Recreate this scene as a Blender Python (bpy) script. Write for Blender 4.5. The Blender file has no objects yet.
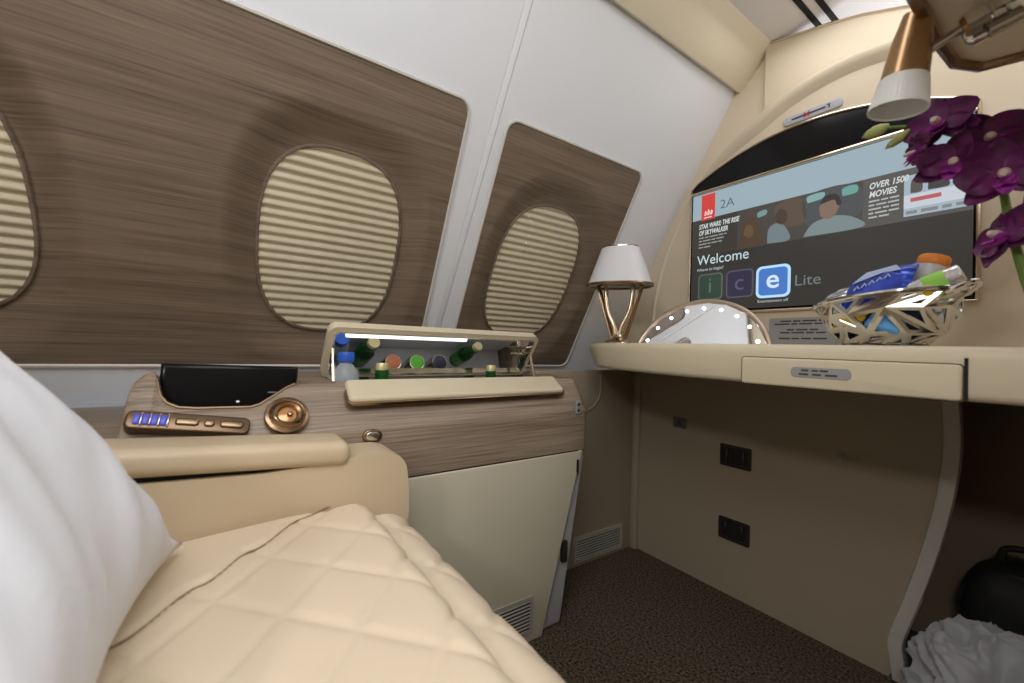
import bpy, bmesh, math, random
from mathutils import Vector, Matrix, noise
random.seed(7)
sc = bpy.context.scene
col = sc.collection
EYE = 0.82                      # heights below are measured from the viewer's eye level
PI = math.pi
V = Vector

# ------------------------------------------------------------------ helpers
def sm(a, b, x):
    t = max(0.0, min(1.0, (x - a) / (b - a)))
    return t * t * (3 - 2 * t)

def lerp_tab(tab, x):
    if x <= tab[0][0]: return tab[0][1]
    for (x0, y0), (x1, y1) in zip(tab, tab[1:]):
        if x <= x1: return y0 + (y1 - y0) * (x - x0) / (x1 - x0)
    return tab[-1][1]

def interp(tab, x):
    if x <= tab[0][0]: return tab[0][1]
    for (x0, y0), (x1, y1) in zip(tab, tab[1:]):
        if x <= x1:
            t = (x - x0) / (x1 - x0); t = t * t * (3 - 2 * t)
            return y0 + (y1 - y0) * t
    return tab[-1][1]

def frame(o, u, v):
    u = V(u).normalized(); v = V(v); n = u.cross(v).normalized(); v = n.cross(u).normalized()
    return Matrix(((u.x, v.x, n.x, o[0]), (u.y, v.y, n.y, o[1]), (u.z, v.z, n.z, o[2]), (0, 0, 0, 1)))

def join(bm, tmp, M=None):
    if M is not None: bmesh.ops.transform(tmp, matrix=M, verts=tmp.verts)
    me = bpy.data.meshes.new('tmp'); tmp.to_mesh(me); tmp.free()
    bm.from_mesh(me); bpy.data.meshes.remove(me)

def box(bm, c, s, bevel=0.0, seg=3, M=None, rot=None):
    t = bmesh.new(); bmesh.ops.create_cube(t, size=1)
    bmesh.ops.scale(t, vec=V(s), verts=t.verts)
    if bevel > 0:
        bmesh.ops.bevel(t, geom=t.edges[:] , offset=min(bevel, min(s) * .49), segments=seg, profile=.5, affect='EDGES')
    if rot is not None: bmesh.ops.transform(t, matrix=rot, verts=t.verts)
    bmesh.ops.translate(t, vec=V(c), verts=t.verts)
    join(bm, t, M)

def rrect(w, h, r, n=6, cx=0, cy=0):
    out = []
    for sx, sy, a0 in ((1, 1, 0), (-1, 1, 90), (-1, -1, 180), (1, -1, 270)):
        for i in range(n + 1):
            a = math.radians(a0 + 90 * i / n)
            out.append((cx + sx * (w / 2 - r) + r * math.cos(a), cy + sy * (h / 2 - r) + r * math.sin(a)))
    return out

def superell(a, b, n=2.6, k=64):
    out = []
    for i in range(k):
        t = 2 * PI * i / k
        c, s = math.cos(t), math.sin(t)
        out.append((a * math.copysign(abs(c) ** (2 / n), c), b * math.copysign(abs(s) ** (2 / n), s)))
    return out

def prism(bm, outline, z0, z1, M=None, bevel=0.0, seg=3, both=False):
    """outline in (u, v), extruded from z0 to z1 along the frame's normal; the z1 rim is rounded"""
    t = bmesh.new()
    lo = [t.verts.new((p[0], p[1], z0)) for p in outline]
    hi = [t.verts.new((p[0], p[1], z1)) for p in outline]
    n = len(outline)
    t.faces.new(lo[::-1]); top = t.faces.new(hi)
    for i in range(n): t.faces.new((lo[i], lo[(i + 1) % n], hi[(i + 1) % n], hi[i]))
    bmesh.ops.recalc_face_normals(t, faces=t.faces)
    if bevel > 0:
        t.edges.ensure_lookup_table()
        es = [e for e in t.edges if all(abs(v.co.z - z1) < 1e-9 for v in e.verts) or (both and all(abs(v.co.z - z0) < 1e-9 for v in e.verts))]
        bmesh.ops.bevel(t, geom=es, offset=bevel, segments=seg, profile=.5, affect='EDGES', clamp_overlap=True)
    join(bm, t, M)

def ring(bm, outer, inner, z0, z1, M=None):
    """flat frame between two outlines with the same count of points"""
    t = bmesh.new(); n = len(outer)
    L = [[t.verts.new((p[0], p[1], z)) for p in o] for o, z in ((outer, z0), (outer, z1), (inner, z1), (inner, z0))]
    for k in range(4):
        a, b = L[k], L[(k + 1) % 4]
        for i in range(n): t.faces.new((a[i], a[(i + 1) % n], b[(i + 1) % n], b[i]))
    bmesh.ops.recalc_face_normals(t, faces=t.faces)
    join(bm, t, M)

def loft(bm, rows, closed=False, caps=False, M=None):
    t = bmesh.new()
    R = [[t.verts.new(p) for p in r] for r in rows]
    m = len(rows[0])
    for a, b in zip(R, R[1:]):
        for i in range(m if closed else m - 1):
            j = (i + 1) % m
            try: t.faces.new((a[i], a[j], b[j], b[i]))
            except ValueError: pass
    if caps:
        t.faces.new(R[0][::-1]); t.faces.new(R[-1])
    bmesh.ops.remove_doubles(t, verts=t.verts, dist=1e-6)
    bmesh.ops.recalc_face_normals(t, faces=t.faces)
    join(bm, t, M)

def tube(bm, pts, r, n=10, closed=False, M=None, squash=1.0):
    pts = [V(p) for p in pts]; k = len(pts)
    rad = r if isinstance(r, (list, tuple)) else [r] * k
    rows = []; prev = None
    for i in range(k):
        if closed: d = pts[(i + 1) % k] - pts[i - 1]
        else: d = pts[min(i + 1, k - 1)] - pts[max(i - 1, 0)]
        d.normalize()
        if prev is None:
            a = V((0, 0, 1)) if abs(d.z) < .9 else V((1, 0, 0))
            u = d.cross(a).normalized()
        else: u = (prev - d * prev.dot(d)).normalized()
        prev = u; w = d.cross(u)
        rows.append([pts[i] + (u * math.cos(2 * PI * j / n) + w * math.sin(2 * PI * j / n) * squash) * rad[i] for j in range(n)])
    if closed: rows.append(rows[0])
    loft(bm, rows, closed=True, caps=not closed, M=M)

def lathe(bm, prof, n=32, M=None, sx=1.0, sy=1.0, capbot=True, captop=True):
    rows = [[(r * math.cos(2 * PI * i / n) * sx, r * math.sin(2 * PI * i / n) * sy, z) for i in range(n)] for r, z in prof]
    t = bmesh.new()
    R = [[t.verts.new(p) for p in r] for r in rows]
    for a, b in zip(R, R[1:]):
        for i in range(n): t.faces.new((a[i], a[(i + 1) % n], b[(i + 1) % n], b[i]))
    if capbot: t.faces.new(R[0][::-1])
    if captop: t.faces.new(R[-1])
    bmesh.ops.remove_doubles(t, verts=t.verts, dist=1e-6)
    bmesh.ops.recalc_face_normals(t, faces=t.faces)
    join(bm, t, M)

def bez(p0, p1, p2, p3, n=12):
    p0, p1, p2, p3 = map(V, (p0, p1, p2, p3)); out = []
    for i in range(n + 1):
        t = i / n; s = 1 - t
        out.append(p0 * s ** 3 + p1 * 3 * s * s * t + p2 * 3 * s * t * t + p3 * t ** 3)
    return out

def smoothline(pts, n=8):
    pts = [V(p) for p in pts]; out = []
    for i in range(len(pts) - 1):
        a = pts[max(i - 1, 0)]; b = pts[i]; c = pts[i + 1]; d = pts[min(i + 2, len(pts) - 1)]
        for k in range(n):
            t = k / n
            out.append(.5 * ((2 * b) + (c - a) * t + (2 * a - 5 * b + 4 * c - d) * t * t + (3 * b - a - 3 * c + d) * t ** 3))
    out.append(pts[-1]); return out

def wpos(o):
    p = V((0, 0, 0))
    while o is not None: p += o.location; o = o.parent
    return p

def build(name, bm, mat, parent=None, angle=38, flat=False, kind=None):
    """link the mesh (given in eye-level coordinates) as ONE object"""
    me = bpy.data.meshes.new(name)
    bmesh.ops.translate(bm, vec=V((0, 0, EYE)), verts=bm.verts)
    xs = [v.co for v in bm.verts]
    lo = V((min(c.x for c in xs), min(c.y for c in xs), min(c.z for c in xs)))
    hi = V((max(c.x for c in xs), max(c.y for c in xs), max(c.z for c in xs)))
    org = V(((lo.x + hi.x) / 2, (lo.y + hi.y) / 2, lo.z)) if parent is None else V(((lo.x + hi.x) / 2, (lo.y + hi.y) / 2, (lo.z + hi.z) / 2))
    bmesh.ops.translate(bm, vec=-org, verts=bm.verts)
    bm.to_mesh(me); bm.free()
    for p in me.polygons: p.use_smooth = not flat
    if not flat: me.set_sharp_from_angle(angle=math.radians(angle))
    me.materials.append(mat)
    o = bpy.data.objects.new(name, me); col.objects.link(o)
    if parent is None: o.location = org
    else:
        o.parent = parent; o.location = org - wpos(parent)
    if kind: o['kind'] = kind
    return o

def thing(name, label, cat, loc, group=None):
    o = bpy.data.objects.new(name, None); col.objects.link(o)
    o.location = (loc[0], loc[1], loc[2] + EYE); o.empty_display_size = .05
    o['label'] = label; o['category'] = cat
    if group: o['group'] = group
    return o

def tag(o, label, cat, group=None):
    o['label'] = label; o['category'] = cat
    if group: o['group'] = group
    return o

def dup(root, loc, label, rz=None):
    r = root.copy(); col.objects.link(r); r.location = (loc[0], loc[1], loc[2] + EYE); r['label'] = label
    if rz is not None: r.rotation_euler = rz
    for ch in list(root.children):
        c = ch.copy(); col.objects.link(c); c.parent = r
        for g in ch.children:
            d = g.copy(); col.objects.link(d); d.parent = c
    return r

def struct(name, bm, mat, parent=None, **k):
    return build(name, bm, mat, parent, kind='structure', **k)

def textmesh(bm, s, size, M, align='LEFT', bold=0.0, shear=0.0, sx=1.0):
    cu = bpy.data.curves.new('t', 'FONT'); cu.body = s; cu.size = size; cu.align_x = align; cu.offset = bold; cu.shear = shear
    cu.resolution_u = 4
    o = bpy.data.objects.new('t', cu); col.objects.link(o)
    dg = bpy.context.evaluated_depsgraph_get()
    me = bpy.data.meshes.new_from_object(o.evaluated_get(dg))
    me.transform(M @ Matrix.Diagonal((sx, 1, 1, 1)))
    bm.from_mesh(me)
    bpy.data.meshes.remove(me); bpy.data.objects.remove(o); bpy.data.curves.remove(cu)

# ------------------------------------------------------------------ materials
def lin(c):
    return tuple((x / 12.92 if x <= .04045 else ((x + .055) / 1.055) ** 2.4) for x in (v / 255 for v in c))

def pbr(name, rgb, rough=.5, metal=0.0, spec=.5, coat=0.0, emit=None, estr=0.0, trans=0.0, ior=1.45, bump=None, var=None, sheen=0.0, aniso=None, sss=0.0):
    m = bpy.data.materials.new(name); m.use_nodes = True
    nt = m.node_tree; b = nt.nodes['Principled BSDF']
    b.inputs['Base Color'].default_value = (*rgb, 1); b.inputs['Roughness'].default_value = rough
    b.inputs['Metallic'].default_value = metal; b.inputs['Specular IOR Level'].default_value = spec
    b.inputs['Coat Weight'].default_value = coat; b.inputs['Transmission Weight'].default_value = trans; b.inputs['IOR'].default_value = ior
    b.inputs['Sheen Weight'].default_value = sheen
    if sss: b.inputs['Subsurface Weight'].default_value = sss; b.inputs['Subsurface Radius'].default_value = (.01, .006, .004)
    if emit is not None:
        b.inputs['Emission Color'].default_value = (*emit, 1); b.inputs['Emission Strength'].default_value = estr
    tc = nt.nodes.new('ShaderNodeTexCoord')
    def nz(scale, detail=3, rough_=.5):
        mp = nt.nodes.new('ShaderNodeMapping'); nt.links.new(tc.outputs['Object'], mp.inputs['Vector'])
        if isinstance(scale, (tuple, list)): mp.inputs['Scale'].default_value = scale
        else: mp.inputs['Scale'].default_value = (scale,) * 3
        n = nt.nodes.new('ShaderNodeTexNoise'); n.inputs['Scale'].default_value = 1; n.inputs['Detail'].default_value = detail; n.inputs['Roughness'].default_value = rough_
        nt.links.new(mp.outputs['Vector'], n.inputs['Vector']); return n
    if bump:
        n = nz(bump[0], bump[2] if len(bump) > 2 else 3)
        bp = nt.nodes.new('ShaderNodeBump'); bp.inputs['Strength'].default_value = bump[1]; bp.inputs['Distance'].default_value = .002
        nt.links.new(n.outputs['Fac'], bp.inputs['Height']); nt.links.new(bp.outputs['Normal'], b.inputs['Normal'])
    if var:      # (scale, amount): mild variation of the colour
        n = nz(var[0], 4)
        cr = nt.nodes.new('ShaderNodeValToRGB')
        cr.color_ramp.elements[0].position = .3; cr.color_ramp.elements[1].position = .7
        cr.color_ramp.elements[0].color = (*[c * (1 - var[1]) for c in rgb], 1)
        cr.color_ramp.elements[1].color = (*[min(1, c * (1 + var[1])) for c in rgb], 1)
        nt.links.new(n.outputs['Fac'], cr.inputs['Fac']); nt.links.new(cr.outputs['Color'], b.inputs['Base Color'])
    return m

def wood(name, dark, mid, light, rough=.45, xs=1.0):
    m = bpy.data.materials.new(name); m.use_nodes = True
    nt = m.node_tree; b = nt.nodes['Principled BSDF']; b.inputs['Roughness'].default_value = rough
    tc = nt.nodes.new('ShaderNodeTexCoord')
    def nz(scale, det, dist=0):
        mp = nt.nodes.new('ShaderNodeMapping'); mp.inputs['Scale'].default_value = scale
        nt.links.new(tc.outputs['Object'], mp.inputs['Vector'])
        n = nt.nodes.new('ShaderNodeTexNoise'); n.inputs['Scale'].default_value = 1; n.inputs['Detail'].default_value = det
        n.inputs['Distortion'].default_value = dist
        nt.links.new(mp.outputs['Vector'], n.inputs['Vector']); return n
    a = nz((55 * xs, 1.6, 55), 5, .3); c = nz((330 * xs, 5, 330), 3); d = nz((14 * xs, .8, 14), 2, .5)
    m1 = nt.nodes.new('ShaderNodeMath'); m1.operation = 'MULTIPLY'; m1.inputs[1].default_value = .34
    m2 = nt.nodes.new('ShaderNodeMath'); m2.operation = 'MULTIPLY_ADD'; m2.inputs[1].default_value = .50
    m3 = nt.nodes.new('ShaderNodeMath'); m3.operation = 'MULTIPLY_ADD'; m3.inputs[1].default_value = .25
    nt.links.new(a.outputs['Fac'], m1.inputs[0])
    nt.links.new(c.outputs['Fac'], m2.inputs[0]); nt.links.new(m1.outputs[0], m2.inputs[2])
    nt.links.new(d.outputs['Fac'], m3.inputs[0]); nt.links.new(m2.outputs[0], m3.inputs[2])
    cr = nt.nodes.new('ShaderNodeValToRGB'); e = cr.color_ramp.elements
    e[0].position = .38; e[0].color = (*dark, 1); e[1].position = .7; e[1].color = (*light, 1)
    k = e.new(.53); k.color = (*mid, 1)
    nt.links.new(m3.outputs[0], cr.inputs['Fac']); nt.links.new(cr.outputs['Color'], b.inputs['Base Color'])
    bp = nt.nodes.new('ShaderNodeBump'); bp.inputs['Strength'].default_value = .15; bp.inputs['Distance'].default_value = .001
    nt.links.new(c.outputs['Fac'], bp.inputs['Height']); nt.links.new(bp.outputs['Normal'], b.inputs['Normal'])
    return m

def emis(name, rgb, s=1.0):
    return pbr(name, (.01, .01, .01), rough=.25, emit=rgb, estr=s)

def clearpane(name, tint=(1, 1, 1), refl=.5):
    m = bpy.data.materials.new(name); m.use_nodes = True; nt = m.node_tree; nt.nodes.clear()
    out = nt.nodes.new('ShaderNodeOutputMaterial'); mx = nt.nodes.new('ShaderNodeMixShader')
    tr = nt.nodes.new('ShaderNodeBsdfTransparent'); tr.inputs['Color'].default_value = (*tint, 1)
    gl = nt.nodes.new('ShaderNodeBsdfGlossy'); gl.inputs['Roughness'].default_value = .04
    fr = nt.nodes.new('ShaderNodeLayerWeight'); fr.inputs['Blend'].default_value = .5
    pw = nt.nodes.new('ShaderNodeMath'); pw.operation = 'POWER'; pw.inputs[1].default_value = 5
    ma = nt.nodes.new('ShaderNodeMath'); ma.operation = 'MULTIPLY_ADD'; ma.inputs[1].default_value = .7; ma.inputs[2].default_value = .045
    nt.links.new(fr.outputs['Facing'], pw.inputs[0]); nt.links.new(pw.outputs[0], ma.inputs[0])
    nt.links.new(ma.outputs[0], mx.inputs[0]); nt.links.new(tr.outputs[0], mx.inputs[1]); nt.links.new(gl.outputs[0], mx.inputs[2])
    nt.links.new(mx.outputs[0], out.inputs['Surface'])
    return m

M_white = pbr('white sidewall', (.76, .78, .83), .45, bump=(500, .05))
M_cove = pbr('cream cove panel', (.78, .70, .54), .5)
M_cream = pbr('cream leather panel', (.67, .575, .435), .48, bump=(900, .12))
M_pod = pbr('cream moulded surround', (.60, .515, .39), .42, bump=(1000, .06))
M_desk = pbr('cream desk leather', (.66, .58, .42), .38, bump=(900, .1))
M_door = pbr('cream cabinet laminate', (.60, .56, .43), .5, bump=(700, .1))
M_edge = pbr('grey door edge', (.42, .42, .43), .45)
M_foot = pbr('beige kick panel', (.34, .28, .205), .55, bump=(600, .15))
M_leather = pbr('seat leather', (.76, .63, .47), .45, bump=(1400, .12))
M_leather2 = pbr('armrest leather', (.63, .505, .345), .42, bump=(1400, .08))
M_wood = wood('taupe wood veneer', lin((90, 76, 63)), lin((117, 101, 86)), lin((136, 120, 103)), xs=.03)
M_wood2 = wood('console wood veneer', lin((96, 82, 68)), lin((140, 123, 105)), lin((168, 152, 134)))
M_bead = pbr('pale panel edging', (.62, .60, .56), .4)
M_blind = pbr('cream pleated blind', (.60, .53, .385), .55)
M_pane = clearpane('window pane')
M_carpet = pbr('brown carpet', (.095, .073, .050), .95, spec=.1, bump=(420, 1.0, 5), var=(150, .95))
M_bronze = pbr('polished bronze', (.36, .25, .16), .25, 1.0)
M_btn = pbr('bronze button', (.24, .165, .10), .3, .9)
M_panelb = pbr('dark bronze panel', (.15, .095, .055), .28, .7)
M_gold = pbr('pale gold trim', (.72, .61, .47), .22, 1.0)
M_chrome = pbr('chrome', (.75, .73, .70), .12, 1.0)
M_dchrome = pbr('dark chrome', (.35, .32, .30), .15, 1.0)
M_black = pbr('gloss black', (.006, .006, .007), .2, spec=.2)
M_mattblack = pbr('matt black', (.012, .012, .013), .6)
M_dark = pbr('dark gap', (.01, .009, .008), .8)
M_gap = pbr('brown joint', (.10, .075, .05), .8)
M_mirror = pbr('mirror', (.86, .87, .88), .02, 1.0)
M_led = emis('white led', (1, .97, .92), 9)
M_strip = emis('light strip', (1, .98, .95), 1.6)
M_shade = pbr('white lamp shade', (.70, .70, .73), .4)
M_frost = pbr('frosted glass', (.90, .92, .92), .3, trans=.15, sss=.2)
M_pillow = pbr('white pillow cotton', (.74, .745, .79), .8, sheen=.2, bump=(130, .25, 1))
M_cap_blue = pbr('blue cap', (.03, .12, .55), .35)
M_pet = pbr('clear bottle plastic', (.80, .88, .95), .1, trans=.7, ior=1.2)
M_green = pbr('green glass', (.02, .22, .04), .06, trans=.75, ior=1.45)
M_capgold = pbr('pale gold cap', (.62, .55, .30), .35, .4)
M_green_label = pbr('bottle label', (.05, .32, .06), .4)
M_grey = pbr('grey plate', (.36, .36, .37), .4, .3)
M_greytxt = pbr('engraved lettering', (.05, .05, .05), .6)
M_vent = pbr('vent metal', (.50, .47, .42), .4, .3)
M_plate = pbr('dark bronze plate', (.06, .05, .042), .3, .6)
M_petal = pbr('purple petal', (.125, .006, .105), .5, var=(40, .55), sheen=.15)
M_lip = pbr('magenta lip', (.42, .05, .40), .45, var=(60, .4))
M_lipw = pbr('pale throat', (.75, .62, .55), .5)
M_stem = pbr('orchid stem', (.13, .22, .04), .45)
M_bud = pbr('green bud', (.38, .42, .14), .5)
M_vase = pbr('dark green vase', (.006, .014, .008), .12, coat=.4)
M_cloth = pbr('grey fleece', (.36, .36, .38), .9, sheen=.4, bump=(260, .5, 4))
M_bag = pbr('black nylon', (.009, .009, .010), .65, bump=(700, .4))

# ------------------------------------------------------------------ camera
cd = bpy.data.cameras.new('camera'); cam = bpy.data.objects.new('camera', cd); col.objects.link(cam); sc.camera = cam
d2 = V((598, -24.5, 414)); d1 = V((-287, 3.5, 414))
ay = d2.normalized(); ax = -(d1 - ay * d1.dot(ay)); ax.normalize(); az = ax.cross(ay)
if az.y < 0: az = -az
right = V((ax.x, ay.x, az.x)); up = V((ax.y, ay.y, az.y)); fwd = V((ax.z, ay.z, az.z))
cam.matrix_world = Matrix(((right.x, up.x, -fwd.x, 0), (right.y, up.y, -fwd.y, 0), (right.z, up.z, -fwd.z, EYE), (0, 0, 0, 1)))
cd.sensor_width = 36; cd.lens = 36 * 414 / 1024; cd.clip_start = .02
cd.dof.use_dof = True; cd.dof.focus_distance = 1.3; cd.dof.aperture_fstop = 3.2

# ------------------------------------------------------------------ room shell
A, B = -1.298, .59                    # sloping sidewall: x = A + B*h
SL = math.sqrt(1 + B * B)
MW = frame((A, 0, 0), (0, 1, 0), (B, 0, 1))      # (y, slope length, towards the cabin)
def wv(h): return h * SL
YB = 1.443                            # bulkhead plane

bm = bmesh.new(); box(bm, (-.4, .15, -.84), (2.2, 4.0, .04)); struct('floor', bm, M_carpet)
bm = bmesh.new(); box(bm, (.0, .5, 1.036), (1.5, 5.2, .04)); struct('ceiling', bm, pbr('ceiling white', (.78, .75, .76), .5))
for i, x in enumerate((-.515, -.478)):
    bm = bmesh.new(); box(bm, (x, 1.35, 1.0145), (.014, .75, .005)); struct('trim_%d' % (20 + i), bm, M_dark)

bm = bmesh.new()
WALLS = ((-1.9, .5645, -.98, .495, .05), (.5860, 1.47, .611, 1.178, .045))
H0, H1 = -.072, .622                 # lower and upper edge of the wood panels
for y0, y1, p0, p1, shr in WALLS:
    o_ = rrect(y1 - y0, wv(1.11), .001, 8, (y0 + y1) / 2, wv(.385))
    i_ = [(x + shr * (H1 - v / SL), v) for x, v in rrect(p1 - p0 - .006, wv(H1) - wv(H0) - .006, .031, 8, (p0 + p1) / 2, (wv(H0) + wv(H1)) / 2)]
    ring(bm, o_, i_, -.03, 0, M=MW)
box(bm, (.57525, wv(.385), -.0155), (.0198, wv(1.11), .03), .0025, 2, M=MW)
box(bm, (-.2, wv(.385), -.062), (3.4, wv(1.11), .01), M=MW)
wall_left = struct('wall_left', bm, M_white)

# sill ledge below the sidewall panels, dark gap at its foot
bm = bmesh.new(); box(bm, (-1.372, .2, -.28), (.10, 2.5, .2), .004); struct('trim_1', bm, M_edge)

# cove over the sidewall
bm = bmesh.new()
MC = frame((-.742, 0, .915), (0, 1, 0), (.100, 0, .103))
box(bm, (-.2, .075, -.006), (3.3, .16, .03), .006, 2, M=MC)
struct('trim_2', bm, M_cove)
bm = bmesh.new(); tube(bm, [(-.648, -1.1, 1.014), (-.648, 1.44, 1.014)], .005, 8); struct('trim_3', bm, M_cove)

# bulkhead and its raised head panel
bm = bmesh.new()
MB = frame((0, YB, 0), (1, 0, 0), (0, 0, 1))     # normal faces the cabin (-y)
head = [(-.65, .55), (-.65, 1.014)]
for i in range(1, 13):
    x = -.65 + 1.02 * i / 12
    head.append((x, 1.014 - .06 * ((x + .65) / .22) * .85 if x < -.43 else .963 - .40 * (x + .43) - .1 * (x + .43) ** 2 if x < 0 else .7725 + .05 * x))
head += [(.37, .55)]
prism(bm, [(-1.36, -.84), (-1.36, 1.05), (-.62, 1.05), (-.62, -.84)], -.02, 0, M=MB)
prism(bm, [(-.65, -.84), (-.65, .6), (.37, .6), (.37, .0), (-.215, 0), (-.215, -.06), (-.205, -.2), (-.225, -.4), (-.262, -.6), (-.325, -.84)], -.02, 0, M=MB)
struct('wall_front', bm, M_cream)
bm = bmesh.new(); prism(bm, head, -.02, .022, M=MB, bevel=.004, seg=2); struct('trim_4', bm, M_cream)
bm = bmesh.new(); tube(bm, [(p[0], YB - .022, p[1] + .002) for p in head[1:-1]], .004, 8); struct('trim_5', bm, M_gold)

# moulded surround that carries the screen
pod = smoothline([(-1.062, -.01, 0), (-1.06, .17, 0), (-1.022, .345, 0), (-.955, .50, 0), (-.865, .64, 0), (-.735, .752, 0), (-.60, .828, 0), (-.45, .862, 0), (-.31, .852, 0), (-.17, .815, 0), (-.02, .72, 0), (.1, .6, 0)], 6)
pod = [(p.x, p.y) for p in pod] + [(.1, -.01)]
bm = bmesh.new(); prism(bm, pod[::-1], -.06, .024, M=MB, bevel=.046, seg=9); pl_ = pod[:-1]
rimrows = []
for d_, z_ in ((0, -.028), (.003, -.012), (.010, .003), (.020, .011), (.032, .013), (.046, .009), (.060, .002), (.072, -.004)):
    row = []
    for i, p in enumerate(pl_):
        a = V(pl_[max(i - 1, 0)]); b = V(pl_[min(i + 1, len(pl_) - 1)]); tn = (b - a).normalized()
        k_ = .30 + .70 * sm(-.90, -.66, p[0])
        row.append((p[0] + tn.y * d_ * k_, p[1] - tn.x * d_ * k_, .024 + z_ * 1.7 * k_))
    rimrows.append(row)
loft(bm, rimrows, M=MB)
struct('trim_6', bm, M_pod, angle=60)
MT = frame((0, YB - .024, 0), (1, 0, 0), (0, 0, 1))   # face of the surround

# lower sidewall panel beyond the console
bm = bmesh.new()
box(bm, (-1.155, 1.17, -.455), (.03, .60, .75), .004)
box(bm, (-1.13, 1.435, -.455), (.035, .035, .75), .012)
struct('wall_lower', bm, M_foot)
bm = bmesh.new()
tube(bm, bez((-1.139, 1.215, -.10), (-1.139, 1.235, -.19), (-1.139, 1.20, -.235), (-1.139, 1.10, -.24), 14), .004, 8)
struct('trim_7', bm, M_foot)
# footwell lining of the bulkhead
bm = bmesh.new()
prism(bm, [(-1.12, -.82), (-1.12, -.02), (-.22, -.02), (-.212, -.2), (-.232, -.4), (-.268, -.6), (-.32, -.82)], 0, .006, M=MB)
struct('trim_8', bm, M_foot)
# curved rib at the end of the footwell
rl = [(-.241, -.02), (-.232, -.10), (-.228, -.2), (-.234, -.29), (-.250, -.40), (-.274, -.52), (-.298, -.62), (-.322, -.715), (-.320, -.76), (-.312, -.82)]
rl = [(p.x, p.y) for p in smoothline([(a, b, 0) for a, b in rl], 5)]
rr_ = [(x + .030, y) for x, y in rl]
bm = bmesh.new(); prism(bm, rl + rr_[::-1], -.018, .014, M=MB, bevel=.004, seg=2); struct('trim_9', bm, pbr('pale rib', (.50, .47, .42), .5))
# dark stowage niche to the right of the rib
bm = bmesh.new()
box(bm, (-.0, 1.76, -.43), (.8, .03, .9)); box(bm, (.375, 1.60, -.43), (.03, .32, .9)); box(bm, (-.36, 1.60, -.43), (.02, .30, .9)); box(bm, (0, 1.60, .005), (.76, .34, .02))
struct('trim_10', bm, pbr('niche lining', (.22, .16, .10), .6))

# shell behind the viewer: aisle side, rear wall
bm = bmesh.new()
box(bm, (.65, -.2, .08), (.03, 3.4, 1.9)); struct('wall_right', bm, M_cream)
bm = bmesh.new(); box(bm, (-.4, -1.85, .08), (2.2, .03, 1.9)); struct('wall_back', bm, M_wood)

# ------------------------------------------------------------------ windows and wood panels
WINS = [(-.488, .236), (.226, .234), (.897, .241)]
WA, WBH = .170, wv(.211)
def wq(y, v, c):
    dy = abs(y - c[0] - .03 * (.25 - v / SL)) / WA; dv = abs(v - wv(c[1])) / WBH
    return (dy ** 2.7 + dv ** 2.7) ** (1 / 2.7)
def dish(y, v):
    d = 0
    for c in WINS:
        q = wq(y, v, c)
        if q < 1.5: d = min(d, -.034 * (1 - sm(1.0, 1.46, q)))
    return d
def panel(y0, y1, h0, h1, shear, r, nc, nr):
    vs = []
    v0, v1 = wv(h0), wv(h1)
    k = 8
    for i in range(k): vs.append(v0 + r * (1 - math.cos(PI / 2 * i / k)))
    for i in range(nr + 1): vs.append(v0 + r + (v1 - v0 - 2 * r) * i / nr)
    for i in range(1, k + 1): vs.append(v1 - r + r * math.sin(PI / 2 * i / k))
    rows = []; rim_l = []; rim_r = []
    for v in vs:
        e = max(v0 + r - v, v - (v1 - r), 0); ins = r - math.sqrt(max(r * r - e * e, 0))
        sh = shear * (h1 - v / SL)
        a, b = y0 + ins + sh, y1 - ins + sh
        row = [(a + (b - a) * j / nc, v, .003 + dish(a + (b - a) * j / nc, v)) for j in range(nc + 1)]
        rows.append(row); rim_l.append(row[0]); rim_r.append(row[-1])
    rim = rim_r + [p for p in rows[-1][::-1]][1:-1] + rim_l[::-1] + rows[0][1:-1]
    return rows, rim
for i, (y0, y1, sh, nc) in enumerate(((-.98, .495, .05, 330), (.611, 1.178, .045, 130))):
    rows, rim = panel(y0, y1, -.072, .622, sh, .033, nc, 150)
    bm = bmesh.new(); loft(bm, rows, M=MW)
    p = struct('trim_%d' % (11 + i), bm, M_wood, angle=80)
    bm = bmesh.new(); tube(bm, [(q[0], q[1], .003) for q in rim[::2]], .0045, 6, closed=True, M=MW)
    struct('panel_edging', bm, M_bead, parent=p)

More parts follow.
